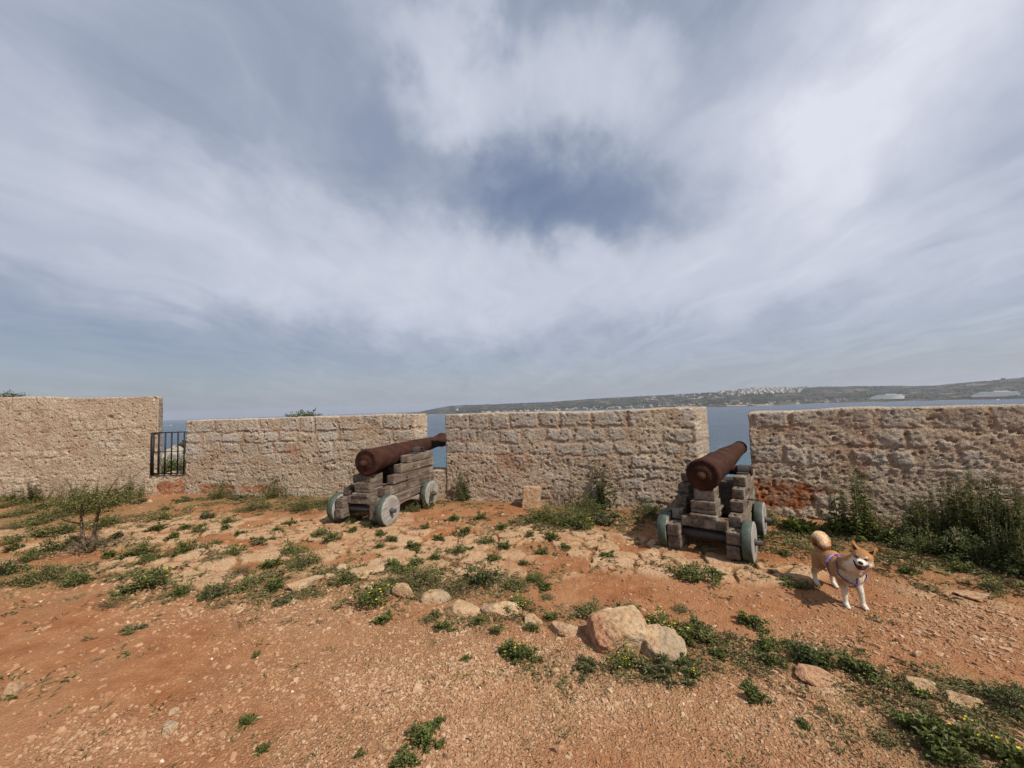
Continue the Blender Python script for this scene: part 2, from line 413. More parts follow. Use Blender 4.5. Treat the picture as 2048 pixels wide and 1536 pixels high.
def leaf_mat(name, c1, c2, trans=.25):
    def b(n, p):
        t = n('ShaderNodeAttribute', attribute_name='tint').outputs['Fac']
        oi = n('ShaderNodeObjectInfo').outputs['Random']
        col = n.mix(t, c1, c2); col = n.mix(n.math('MULTIPLY', oi, .35), col, (.13, .115, .04))
        setc(n, p, col); p.inputs['Roughness'].default_value = .6; p.inputs['Specular IOR Level'].default_value = .3
        tr = n('ShaderNodeBsdfTranslucent', i_Color=n.mix(.5, col, (.16, .20, .03)))
        mx = n('ShaderNodeMixShader', i_0=trans, i_1=p.outputs[0], i_2=tr.outputs[0])
        out = [x for x in n.n if x.type == 'OUTPUT_MATERIAL'][0]; n.l.new(mx.outputs[0], out.inputs[0])
    return mat(name, b)
M_LEAF = leaf_mat('green_leaf', (.045, .062, .014), (.140, .160, .036))
M_LEAFD = leaf_mat('dark_green_leaf', (.030, .045, .014), (.080, .108, .030))
M_OLIVE = leaf_mat('olive_leaf', (.075, .076, .022), (.20, .185, .065))
M_GREY = leaf_mat('grey_green_leaf', (.085, .085, .036), (.20, .19, .095), .1)
M_DRY = leaf_mat('dry_stalk', (.10, .065, .035), (.31, .225, .125), .1)
def b_twig(n, p):
    g = n.noise(n('ShaderNodeTexCoord').outputs['Object'], 25, 4, .6); setc(n, p, n.mix(g, (.07, .045, .03), (.23, .165, .115)))
M_TWIG = mat('woody_stem', b_twig)
def b_flower(n, p): setc(n, p, n.mix(n.noise(n('ShaderNodeNewGeometry').outputs['Position'], 60, 2), (.42, .32, .012), (.58, .50, .04)))
M_FLOWER = mat('yellow_petal', b_flower)

# ------------------------------------------------------------------ sea
def b_sea(n, p):
    pos = n('ShaderNodeNewGeometry').outputs['Position']
    big = n.noise(n.vmath('MULTIPLY', pos, (.004, .010, 1)), 1.0, 4, .55)
    turq = n.mrange(n.vmath('LENGTH', pos), 90, 420, 1, 0)
    col = n.mix(n.mrange(big, .35, .65), (.030, .050, .080), (.042, .066, .098)); col = n.mix(n.math('MULTIPLY', turq, .6), col, (.035, .15, .20))
    setc(n, p, col); p.inputs['Roughness'].default_value = .24; p.inputs['Specular IOR Level'].default_value = .38
    w1 = n.noise(n.vmath('MULTIPLY', pos, (.10, .22, 1)), 1.0, 5, .6, .4); w2 = n.noise(n.vmath('MULTIPLY', pos, (.5, .9, 1)), 1.0, 4, .6, .3)
    bump(n, p, n.math('ADD', w1, n.math('MULTIPLY', w2, .35)), 4.0, 1.0)
M_SEA = mat('choppy_sea_water', b_sea)
Z_SEA = H_EYE-30.0
a = np.linspace(0, 2*math.pi, 97)[:-1]; rr = np.array([20, 60, 200, 700, 2500, 8000, 20000.])
V = np.stack([np.outer(rr, np.cos(a)).ravel(), np.outer(rr, np.sin(a)).ravel(), np.full(96*7, Z_SEA)], 1)
i = np.arange(6)[:, None]*96; j = np.arange(96)[None]; k = (j+1) % 96
tag(link('sea', make_mesh('sea', V, np.stack([i+j, i+96+j, i+96+k, i+k], -1).reshape(-1, 4), M_SEA)), kind='structure')

# ------------------------------------------------------------------ ground sheet
WALLLINE = np.array([(-40, 8.3), (-10, 8.35), (-6.9, 8.35), (-1.7, 7.05), (2.7, 5.6), (3.3, 5.5), (9.0, 2.78), (9.6, 0), (9.6, -3), (9, -10), (8, -22), (0, -30), (-20, -32), (-40, -20), (-44, -5), (-40, 8.3)], float)
def rmax_of(th):
    d = np.stack([np.cos(th), np.sin(th)], 1); best = np.full(len(th), 60.0)
    for A, B in zip(WALLLINE[:-1], WALLLINE[1:]):
        e = B-A; den = d[:, 0]*(-e[1])+d[:, 1]*e[0]
        with np.errstate(all='ignore'):
            t = (A[0]*(-e[1])+A[1]*e[0])/den; s = (d[:, 0]*A[1]-d[:, 1]*A[0])/(-den)
        s = np.where(den != 0, (t*d[:, 0]-A[0])*e[0]+(t*d[:, 1]-A[1])*e[1], -1)/(e@e)
        ok = (t > 0) & (s >= -1e-6) & (s <= 1+1e-6); best = np.where(ok, np.minimum(best, t), best)
    return best
# patches given as (x, y) of the photo point, half sizes in metres along view-right / depth, strength
def blobs(x, y, L, nz=.25):
    r = np.zeros_like(x); wx = fbm(x*1.1, y*1.1, 3.3, 3)*nz*2; wy = fbm(x*1.1, y*1.1, 8.3, 3)*nz*2
    for (px, py, hx, hy, s) in L:
        c = gp(px, py); dx = (x-c[0]+wx*min(1, hx*2))/hx; dy = (y-c[1]+wy*min(1, hy*2))/hy
        r = np.maximum(r, s*np.exp(-(dx*dx+dy*dy)*.9)) if s > 0 else r*(1+s*np.exp(-(dx*dx+dy*dy)*.9))
    return r
FLAG = [(450, 1130, 1.5, .55, .9), (600, 1075, 1.3, .7, 1), (820, 1110, 1.2, .75, 1.1), (1000, 1090, 1.1, .7, 1.1), (1250, 1115, .8, .35, 1.1), (1400, 1135, .6, .25, 1), (1150, 1085, .6, .35, 1.), (1560, 1150, .5, .22, .8),
        (900, 1165, .5, .2, .9), (300, 1060, 1.7, .7, .9), (100, 1080, 2.2, .8, .8), (1120, 1150, .4, .12, .8), (1950, 1200, .5, .3, .5), (730, 1040, .8, .6, .9), (1640, 1380, .15, .10, .6)]
GRAV = [(900, 1320, 1.0, .5, 1), (1200, 1400, .9, .45, 1), (700, 1350, .5, .4, .6), (1500, 1420, .6, .4, .9), (550, 1230, .9, .3, .7), (1750, 1430, .5, .35, .9), (850, 1500, .8, .3, .8), (620, 1520, .3, .2, .8), (1650, 1300, .6, .25, .6),
        (430, 1180, 1.2, .3, .5), (1150, 1320, .5, .4, 1), (1900, 1230, .6, .5, .6), (330, 1480, .5, .15, .5), (1350, 1490, .5, .2, .6)]
GRASS = [(480, 1000, 1.9, .5, 1), (640, 1010, 1.2, .45, .9), (120, 1040, 2.4, .7, .8), (1130, 1040, 1.0, .5, 1), (1350, 1035, .8, .35, .8), (950, 1005, .8, .3, .8), (1600, 1075, .9, .45, .9), (1800, 1110, .7, .5, .8), (2020, 1150, .5, .5, .8),
         (700, 1150, .9, .18, .8), (900, 1180, .7, .2, .8), (560, 1190, .5, .2, .6), (480, 1200, .5, .15, .4), (1000, 1230, .4, .15, .7), (1330, 1330, .45, .13, .85), (1450, 1290, .3, .12, .8), (1560, 1310, .4, .14, .8), (1780, 1390, .4, .16, .8),
         (1950, 1420, .35, .25, .9), (1850, 1490, .3, .2, .9), (1180, 1220, .25, .1, .6), (100, 1160, 1.2, .3, .6), (350, 1190, 1.0, .2, .4), (1250, 1350, .3, .1, .5), (1050, 1340, .4, .1, .4)]
def masks(x, y):
    nz = fbm(x*2.3, y*2.3, 1.0, 4)
    g = np.clip(blobs(x, y, GRAV)+nz*.35, 0, 1); f = sstep(.22, .52, blobs(x, y, FLAG)+nz*.28)
    gr = np.clip(blobs(x, y, GRASS, .15)*1.15+nz*.3, 0, 1)
    far = sstep(9, 14, np.hypot(x, y)); g = g*(1-far)+.4*far; f = f*(1-far)
    return g, f, gr
def gh(x, y, full=False):
    x = np.asarray(x, float); y = np.asarray(y, float)
    g, f, gr = masks(x, y)
    h = .030*fbm(x*.45, y*.45, 5.0, 3)+.014*fbm(x*1.7, y*1.7, 2.0, 3)
    wx = x+.12*fbm(x*2.2, y*2.2, 4.1, 2); wy = y+.12*fbm(x*2.2, y*2.2, 7.1, 2)
    wx = wx+.035*fbm(x*9, y*9, 6, 3); wy = wy+.035*fbm(x*9, y*9, 16, 3)
    f1, f2, cid = worley(wx*2.7, wy*3.3, 11)
    e = f2-f1; slab = sstep(.02, .13, e)
    f = f*(cid > .12)*sstep(-.42, -.10, fbm(x*3.1, y*3.1, 12, 4)+(cid-.5)*.5)
    slabh = (slab*.013+(cid-.5)*.012*slab+.009*fbm(x*6, y*6, 3, 4)*slab+.010*(1-2*np.abs(fbm(x*14, y*20, 7, 4)))*slab)*f
    f1b, f2b, cb = worley(x*13, y*13, 23)
    lumps = np.maximum(0, .5-f1b)*.020*(cb > .45)*(.35+.65*g)*(1-.85*f*slab)
    soil = (.007*fbm(x*7, y*7, 1.5, 4)+.0045*fbm(x*26, y*26, 2.5, 3))*(1-.5*f)+lumps
    h = h+slabh+soil-.010*f*(1-slab)
    if full: return h, g, f*slab, gr*(1-.8*f*slab)+f*(1-slab)*.55, cid
    return h
def hz1(x, y): return float(gh(np.array([x]), np.array([y]))[0])

NR = 560
thf = np.linspace(R_(90-60), R_(90+60), 1180); thb = np.linspace(R_(150), R_(390), 161)[1:-1]
th = np.concatenate([thf, thb]); NTH = len(th); RM = rmax_of(th)
fr = np.linspace(0, 1, NR); RI = .25
rad = RI*(RM[None]/RI)**fr[:, None]
wmix = sstep(0, 1, fr)[:, None]*.35
rad = rad*(1-wmix)+(RI+(RM[None]-RI)*fr[:, None])*wmix
cl = np.array([.05, .35, .8, 1.6, 3, 5, 8, 12, 17, 24.]); crad = RM[None]+cl[:, None]; cz = np.array([-.6, -2.2, -4.5, -8, -13, -18, -24, -29, -34, -40.])
X = np.concatenate([rad, crad])*np.cos(th)[None]; Y = np.concatenate([rad, crad])*np.sin(th)[None]
hh, g, f, gr, cid = gh(X.ravel(), Y.ravel(), True)
Z = hh.reshape(X.shape); nzc = fbm(X[NR:]*.25, Y[NR:]*.25, 2, 4)
Z[NR:] = cz[:, None]+nzc*np.minimum(3, cl[:, None])
V = np.stack([X.ravel(), Y.ravel(), Z.ravel()], 1); V = np.concatenate([V, [[0, 0, Z[0].mean()]]])
NRr = NR+len(cl); i = np.arange(NRr-1)[:, None]*NTH; j = np.arange(NTH)[None]; k = (j+1) % NTH
Fq = np.stack([i+j, i+NTH+j, i+NTH+k, i+k], -1).reshape(-1, 4)
j = np.arange(NTH); Ft = np.stack([np.full(NTH, len(V)-1), j, (j+1) % NTH], 1)
ext = lambda a_: np.concatenate([a_, a_[:1]])
me = make_mesh('ground', V, [Fq, Ft], M_GROUND, True, {'zone': np.stack([ext(g), ext(f), ext(gr)], 1), 'cell': ext(cid)})
tag(link('ground', me), kind='structure')

# ------------------------------------------------------------------ far coast
PXS = [700, 838, 900, 980, 1100, 1200, 1300, 1440, 1500, 1560, 1640, 1700, 1800, 1870, 1900, 1960, 2010, 2048, 2200, 2600]
PYS = [830, 823, 812, 809, 804, 797, 792, 784, 779, 777, 774, 773, 772, 772, 768, 763, 759, 755, 748, 735]
SHX = [700, 838, 1000, 1400, 1500, 1672, 2045, 2600]; SHY = [833.5, 829.8, 825.2, 814, 812.4, 806, 797.5, 781]
def px_to_az(px, py): d = rayd(px, py); return math.atan2(d[0], d[1])
azr = np.array([px_to_az(a_, b_) for a_, b_ in zip(PXS, PYS)])
elr = np.array([rayd(a_, b_)[2]/math.hypot(*rayd(a_, b_)[:2]) for a_, b_ in zip(PXS, PYS)])
azs = np.array([px_to_az(a_, b_) for a_, b_ in zip(SHX, SHY)])
dsh = np.array([np.hypot(*gp(a_, b_, Z_SEA)[:2]) for a_, b_ in zip(SHX, SHY)])
def coast(az, D):
    ds = np.interp(az, azs, dsh)+60*perlin(az*30, D*0, 2.2); dr = ds*1.75
    hr = np.interp(az, azr, elr)*dr-(Z_SEA-H_EYE)
    t = (D-ds)/(dr-ds); tt = np.clip(t, 0, 1)
    prof = .10*sstep(0, .06, t)+.25*sstep(.05, .5, t)+.65*sstep(.42, 1.0, t)
    h = hr*prof; x = D*np.sin(az); y = D*np.cos(az)
    h = h+(fbm(x*.004, y*.004, 1, 4)*16+fbm(x*.02, y*.02, 4, 3)*5)*np.clip(t*4, 0, 1)*(1-.75*sstep(.8, 1, t))
    h = np.where(t > 1, hr*(1-.5*sstep(1, 1.6, t)), h)
    return np.where(t < 0, Z_SEA-3+t*30, Z_SEA+h), t, dr, ds
na, nd = 900, 130
azg = np.linspace(azr[1]-.05, azr[-1], na); tg = np.linspace(-.05, 1.6, nd)
AZ, TG = np.meshgrid(azg, tg); _, _, dr, ds = coast(AZ.ravel(), np.ones(AZ.size)*2000); D = ds+TG.ravel()*(dr-ds)
Z, t, _, _ = coast(AZ.ravel(), D)
fade = sstep(azr[1]-.03, azr[2], AZ.ravel()); Z = Z_SEA-4+(Z-Z_SEA+4)*np.clip(.55+fade, 0, 1)
V = np.stack([D*np.sin(AZ.ravel()), D*np.cos(AZ.ravel()), Z], 1)
i = np.arange(nd-1)[:, None]*na; j = np.arange(na-1)[None]
def b_hills(n, p):
    pos = n('ShaderNodeNewGeometry').outputs['Position']; z = n('ShaderNodeSeparateXYZ', i_0=pos).outputs[2]
    pv = n.vmath('MULTIPLY', pos, (1, 1, 0))
    a = n.noise(pv, .006, 5, .6); b = n.noise(pv, .03, 5, .65)
    vf = n('ShaderNodeTexVoronoi', i_Vector=pv, i_Scale=.011, i_Randomness=.9)
    fld = n.ramp(n('ShaderNodeSeparateColor', i_0=vf.outputs['Color']).outputs[0], [(0, (.036, .033, .026)), (.45, (.058, .052, .038)), (.75, (.105, .088, .065)), (1, (.20, .165, .12))])
    col = n.mix(n.mrange(a, .42, .58), fld, (.028, .028, .021)); col = n.mix(n.mrange(b, .46, .60, 0, .8), col, (.016, .017, .013))
    sh = n.mrange(z, Z_SEA+.3, Z_SEA+2.5, 1, 0); col = n.mix(n.math('MULTIPLY', sh, n.mrange(a, .45, .62, 0, .7)), col, (.34, .28, .20))
    setc(n, p, col)
M_HILL = mat('scrubby_hillside', b_hills)
tag(link('hills', make_mesh('hills', V, np.stack([i+j, i+j+1, i+na+j+1, i+na+j], -1).reshape(-1, 4), M_HILL)), kind='structure')
def coast_at(px, t):             # point on the far coast under a bearing
    az = px_to_az(px, 800); _, _, dr, ds = coast(np.array([az]), np.array([2000.])); D = ds+t*(dr-ds)
    z, _, _, _ = coast(np.array([az]), D); return np.array([D[0]*math.sin(az), D[0]*math.cos(az), z[0]]), az, D[0]

# ------------------------------------------------------------------ parapet walls
def masonry(u, z, H, seed, rub):
    """stone mask, block random, depth for wall-face coordinates; courses counted from the top"""
    rs = np.random.RandomState(seed); L = u.max()+3
    wu = u+.09*fbm(u*2.2, z*2.2, seed+.5, 3)+.035*fbm(u*9, z*9, seed+.2, 3); wz = z+.075*fbm(u*1.5, z*2.0, seed+4.5, 3)+.035*fbm(u*8, z*8, seed+6.2, 3)
    edges = [H+.3]; zc = H-rs.uniform(.23, .27); c = 0
    while zc > -.6:
        edges.append(zc); c += 1
        zc -= rs.uniform(.20, .26) if c < rub else rs.uniform(.13, .24)
    edges.append(zc); edges = np.array(edges)[::-1]
    ci = np.clip(np.searchsorted(edges, wz)-1, 0, len(edges)-2)
    dz = np.minimum(wz-edges[ci], edges[ci+1]-wz)
    du = np.zeros_like(u); rnd = np.zeros_like(u); kk = len(edges)-2
    for c in range(len(edges)-1):
        m = ci == c; ctop = kk-c
        x = -1-rs.uniform(0, .4); bs = [x]
        while x < L: x += rs.uniform(.28, .55) if ctop < rub else rs.uniform(.14, .42); bs.append(x)
        bs = np.array(bs); bi = np.clip(np.searchsorted(bs, wu[m])-1, 0, len(bs)-2)
        du[m] = np.minimum(wu[m]-bs[bi], bs[bi+1]-wu[m]); rr = rs.uniform(0, 1, len(bs)); rnd[m] = rr[bi]
    ctop = kk-ci; jw = np.where(ctop < rub, .012, .022)+.022*np.clip(fbm(u*2.7, z*2.7, seed+3.3, 3)+.1, 0, 1)*2
    jw = jw+.02*((rnd*37) % 1)*(ctop < rub)
    d = np.minimum(du-jw, (dz-jw*.6)*1.15)
    st = sstep(-.004, .022, d)
    hide = sstep(-.05, .30, fbm(u*1.3, z*1.8, seed+9, 4)+(ctop >= rub)*.22+(ctop >= rub-1)*.08-.06)       # render smeared over the stones
    return st, rnd, d, hide, ctop
def stone_wall(name, A, B, Cc, Dd, H, seed, rub=3, warm=.3, res=.0135, zb=-.3, topf=None, pits=(), white=(), rust=(), par=None):
    A, B, Cc, Dd = [np.array(p, float) for p in (A, B, Cc, Dd)]
    L = np.linalg.norm(B-A); T = np.linalg.norm(Dd-A); HH = H-zb
    P, N, Fs = rbox((L, T, HH), (int(L/res), max(4, int(T/.025)), int(HH/res)), .014)
    s = P[:, 0]/L+.5; v = P[:, 1]/T+.5; z = P[:, 2]+HH/2+zb
    q = (A*(1-s)[:, None]+B*s[:, None])*(1-v)[:, None]+(Dd*(1-s)[:, None]+Cc*s[:, None])*v[:, None]
    ax = (B-A)/L; ay = np.array([-ax[1], ax[0]]); ay = ay if ay@(Dd-A) > 0 else -ay
    wn = np.stack([N[:, 0]*ax[0]+N[:, 1]*ay[0], N[:, 0]*ax[1]+N[:, 1]*ay[1], N[:, 2]], 1)
    z = z+(.016*fbm(s*L*2.6+seed, v*T*3, 1.5, 4)-.030*sstep(.30, .5, fbm(s*L*3.3+seed, v*T*5, 7.5, 3)))*sstep(H-.35, H-.02, z)
    if topf is not None: z = z+topf(s*L)*sstep(H-.9, H, z)
    u = s*L+v*T+seed*1.7
    ontop = np.abs(N[:, 2])
    st, rnd, d, hide, ctop = masonry(u, np.where(ontop > .8, H-.1, z), H, seed, rub)
    X, Y = q[:, 0], q[:, 1]
    r1 = 1-np.abs(fbm(X*9, Y*9, z*11, 4, .6))*2.2; r2 = 1-np.abs(fbm(X*23+3, Y*23, z*26, 4, .62))*2.2
    bigb = fbm(X*1.6, Y*1.6, z*2.2, 3); pit = sstep(.28, .48, fbm(X*15, Y*15, z*18+5, 3, .55))
    rough = np.where(ctop < rub, 1.0, 1.35)
    dsp = .020*bigb+st*(1-.85*hide)*.011+(rnd-.5)*.010*st*(1-hide)+rough*(.009*r1+.0085*r2)-.026*pit*rough
    dsp = dsp+np.minimum(0, d)*.05-.012
    for (pu, pz, pr, pd) in pits:
        dd = np.hypot((s*L-pu), (z-pz)*1.3); dsp = dsp-pd*(1-sstep(pr*.35, pr, dd+.01*r2))*(ontop < .5)*(v < .2)
    dsp = dsp*(1-.35*sstep(.8, 1, ontop))
    ecut = sstep(.28, .5, fbm(X*3+seed, Y*3, z*4.5, 4))*.03*((s < .03/1)|(s > 1-.12/L))*(ontop < .5)
    V = np.stack([q[:, 0], q[:, 1], z], 1)+wn*(dsp*.88-ecut)[:, None]
    rustm = np.zeros(len(V)); wh = np.zeros(len(V))
    nz = fbm(X*5, Y*5, z*6, 3)*.6
    for (pu, pz, ru, rz, am) in rust:
        k_ = np.exp(-(((s*L-pu)/ru)**2+((z-pz)/rz)**2)); rustm = np.maximum(rustm, am*sstep(.35, .6, k_+nz*1.1)*(1-st*.35))
    for (pu, pz, ru, rz) in white: wh = np.maximum(wh, (np.abs(s*L-pu) < ru)*(np.abs(z-pz) < rz)*((rnd*7.3) % 1 > .35))
    me = make_mesh(name, V, Fs, M_WALL, True, {'mason': np.stack([st*(1-.85*hide), rnd, rustm], 1),
                   'warm': np.clip(warm+nz*.5, 0, 1), 'white': wh*st*.75})
    return link(name, me, par)
TW_R = (-7.40, 8.05)
def bk(px, py, Y): p_ = at(px, py, Y); return (p_[0], p_[1])
w = empty('tall_stone_wall', (-9.5, 8.3, 0))
def wpart(o, par): o.parent = par; o.matrix_parent_inverse = Matrix.Translation(-par.location); kid(par, o); return o
wpart(stone_wall('wall_face', (-13.0, 8.06), TW_R, bk(325, 850, 8.62), (-13.0, 8.62), 2.06, 31, 1, .85, .015,
    topf=lambda u: .05*np.sin(u*.9)+.02*(13-u-7.4 > 0), pits=[(3.75, .93, .045, .07), (4.6, 1.62, .09, .03), (3.1, .42, .05, .04), (5.2, 1.35, .12, .02)],
    white=[(2.9, 1.07, 2.3, .13), (5.45, .8, .2, .1)]), w)
wpart(stone_wall('gate_sill', (-7.42, 8.07), (-6.80, 8.06), (-6.85, 8.60), (-7.5, 8.62), .40, 41, 0, .8, .014, rust=[(.3, .12, .5, .16, .8)]), w)
tag(w, 'tall warm-coloured stone wall at the left, higher than the rest, beside the barred gate', 'wall', 'parapet walls of the sea battery')
WL = [
 ('first', (-6.82, 8.05), (-1.75, 6.86), bk(855, 860, 7.26), (-6.70, 8.60), 1.50, 52, 3, .42, dict(pits=[(2.05, .93, .05, .05), (2.9, 1.02, .05, .03), (3.1, .75, .06, .03)], white=[(.2, .95, .25, .12), (2., 1.2, 2.2, .12)], rust=[(.9, .12, .5, .12, .8), (1.9, .12, .8, .08, .7), (2.6, .9, .25, .1, .5)]),
  'low stone parapet between the barred gate and the embrasure of the left cannon', [(-1.73, 6.93), (-1.10, 6.80), (-1.0, 7.28), (-1.6, 7.32), .49, 3]),
 ('second', (-1.19, 6.80), (2.57, 5.45), (2.97, 5.90), (-.98, 7.28), 1.46, 63, 3, .16, dict(topf=lambda u: .012*np.sin(u*2), pits=[(.3, 1.2, .03, .04), (1.6, .8, .05, .03)], rust=[(1.2, .7, .3, .2, .3)]),
  'greyish stone parapet between the two cannons, middle stretch of the battery', [(2.60, 5.52), (3.25, 5.37), (3.60, 5.75), (2.95, 5.98), .41, 4]),
 ('third', (3.22, 5.31), (8.80, 2.62), (9.0, 3.05), (3.62, 5.72), 1.375, 74, 1, .30, dict(topf=lambda u: .035*sstep(.5, 1.4, u)-.02*sstep(2.2, 3., u)+.014*np.sin(u*2.3), pits=[(2.6, .9, .05, .04), (1.95, 1.02, .045, .04), (1.15, .55, .06, .05), (2.3, .55, .05, .04), (3.0, 1.0, .09, .04)],
        rust=[(.30, .30, .45, .20, 1.0), (.75, .38, .2, .07, .7), (.45, 1.2, .14, .12, .25), (1.1, .8, .2, .3, .3)]),
  'shaded brown stone parapet at the right, rising behind the dog', None)]
for nm, A, B, C_, D_, Hh, sd, rub, warm, kw, lab, sill in WL:
    w = empty('stone_parapet', ((A[0]+B[0])/2, (A[1]+B[1])/2, 0))
    wpart(stone_wall('wall_face', A, B, C_, D_, Hh, sd, rub, warm, **kw), w)
    if sill: wpart(stone_wall('embrasure_sill', sill[0], sill[1], sill[2], sill[3], sill[4], sd+5, 0, .5, .014), w)
    tag(w, lab, 'wall', 'parapet walls of the sea battery')

# barred gate
g0 = at(304, 947, 8.03); g1 = at(367.5, 942, 8.03); gw = g1[0]-g0[0]
gate = empty('iron_gate', (g0[0], 8.03, .40), 0)
tag(gate, 'small black iron barred gate closing the gap beside the tall wall', 'gate')
GH = at(304, 865, 8.03)[2]-.41
def bar(nm, p0, p1, r, par):
    V, Fs = tube([p0, p1], r, 8); a_ = Acc(); a_.add(V, Fs); o = link(nm, a_.mesh(nm, M_GATE), par); return kid(par, o)
for kx in range(6): bar('bar', (gw*kx/5, 0, .01), (gw*kx/5, 0, GH+(.0 if kx else .0)), .0135 if kx else .030, gate)
for zz_, r in ((.03, .014), (GH*.55, .007), (GH, .011)): bar('rail', (-.02, .004, zz_), (gw+.04, .004, zz_), r, gate)

# rocky outcrop and scrub seen through the gate
def sphere_rock(name, size, seed, seg=26, cuts=7, amp=.10, flat=.0, m=None, red=0., res=2.2):
    P, Fs = grid_box(seg, seg, seg); P = P*2
    x, y, z = P.T
    P = np.stack([x*np.sqrt(1-y*y/2-z*z/2+y*y*z*z/3), y*np.sqrt(1-z*z/2-x*x/2+z*z*x*x/3), z*np.sqrt(1-x*x/2-y*y/2+x*x*y*y/3)], 1)
    rs = np.random.RandomState(seed)
    for _ in range(cuts):
        nn = rs.normal(size=3); nn /= np.linalg.norm(nn); dd = rs.uniform(.45, .8); o_ = np.maximum(0, P@nn-dd); P = P-nn*o_[:, None]*.92
    if flat: P[:, 2] = np.minimum(P[:, 2], flat+.1*(P[:, 2]-flat))
    nrm = P/np.linalg.norm(P, axis=1)[:, None]
    d = amp*fbm(P[:, 0]*res, P[:, 1]*res, P[:, 2]*res+seed, 5, .6)+amp*.25*(1-2*np.abs(fbm(P[:, 0]*6, P[:, 1]*6, P[:, 2]*6+seed, 4, .6)))
    P = P+nrm*d[:, None]
    P = P*np.array(size)/2
    rd = np.clip(red*(1.25-P[:, 2]/size[2]*2)+fbm(P[:, 0]*6, P[:, 1]*6, P[:, 2]*6, 3)*red, 0, 1)
    return make_mesh(name, P, Fs, m or M_ROCK, True, {'red': rd})
def b_cliff(n, p):
    pos = n('ShaderNodeNewGeometry').outputs['Position']
    a = n.noise(pos, 2.5, 7, .65); b = n.noise(pos, 12, 5, .65)
    col = n.mix(n.mrange(a, .38, .6), (.20, .165, .13), (.47, .42, .35)); col = n.mix(n.mrange(b, .38, .5, .7, 0), col, (.09, .07, .055))
    setc(n, p, col); bump(n, p, b, .15)
M_CLIFF = mat('grey_sea_rock', b_cliff)
oc = at(352, 880, 11.5)
P_ = sphere_rock('rock_outcrop', (3.0, 2.6, 5.0), 5, 34, 6, .16, m=M_CLIFF)
co = np.empty(len(P_.vertices)*3, np.float32); P_.vertices.foreach_get('co', co); co = co.reshape(-1, 3)
c_ = at(343, 893, 11.5)-np.array([oc[0]+.5, 11.9, -1.35]); dd = np.sqrt(((co[:, 0]-c_[0])/.36)**2+((co[:, 2]-c_[2])/.40)**2)
front = co[:, 1] < .2; co[:, 1] += np.where(front, 1.3*(1-sstep(.6, 1.1, dd)), 0); P_.vertices.foreach_set('co', co.ravel()); P_.update()
tag(link('rock_outcrop', P_, loc=(oc[0]+.5, 11.9, -1.35)), 'pale grey rock outcrop with a dark hollow, seen through the gate bars', 'rock')

# ------------------------------------------------------------------ cannons
def timber(nm, dims, center, par, seed=0, r=.007, rotv=None, m=M_WOOD, amp=.0022, arch=None):
    seg = [max(4, int(d_/.018)) for d_ in dims]
    P, N, Fs = rbox(dims, seg, r)
    o_ = seed*3.1
    d = amp*fbm(P[:, 0]*9+o_, P[:, 1]*5, P[:, 2]*9, 3)-amp*1.2*sstep(.25, .45, fbm(P[:, 0]*34+o_, P[:, 1]*4, P[:, 2]*34, 2))
    P = P+N*d[:, None]
    if arch:                     # curved underside
        a0, a1, ah = arch; t = np.clip((P[:, 1]-a0)/(a1-a0), 0, 1); low = 1-np.clip((P[:, 2]+dims[2]/2)/dims[2], 0, 1)
        P[:, 2] += low*ah*np.sin(t*math.pi)**.6
    rs = np.random.RandomState(seed+5)
    Rm = rot_z(rs.normal()*.012)@rot_x(rs.normal()*.008)
    if rotv is not None: Rm = Rm@rotv
    P = P@Rm.T
    me = make_mesh(nm, P, Fs, m, False)
    o = link(nm, me, par, loc=center); return kid(par, o)
def simple(nm, VF, m, par, loc=(0, 0, 0), rot=(0, 0, 0), smooth=True):
    a_ = Acc(); a_.add(*VF); me = a_.mesh(nm, m, smooth)
    return kid(par, link(nm, me, par, loc=loc, rot=rot))
def lathe_mesh(prof, m, nm, par, loc=(0, 0, 0), rot=(0, 0, 0), seg=44, axis='y', amp=0.0, sd=0):
    V, Fs = lathe(prof, seg, axis)
    if amp:
        rr = np.linalg.norm(V, axis=1); d = amp*fbm(V[:, 0]*12+sd, V[:, 1]*12, V[:, 2]*12, 4)
        ax_ = {'y': 1, 'x': 0, 'z': 2}[axis]; N = V.copy(); N[:, ax_] = 0; l = np.linalg.norm(N, axis=1)[:, None]; V = V+N/np.maximum(l, 1e-4)*d[:, None]
    return simple(nm, (V, Fs), m, par, loc, rot)
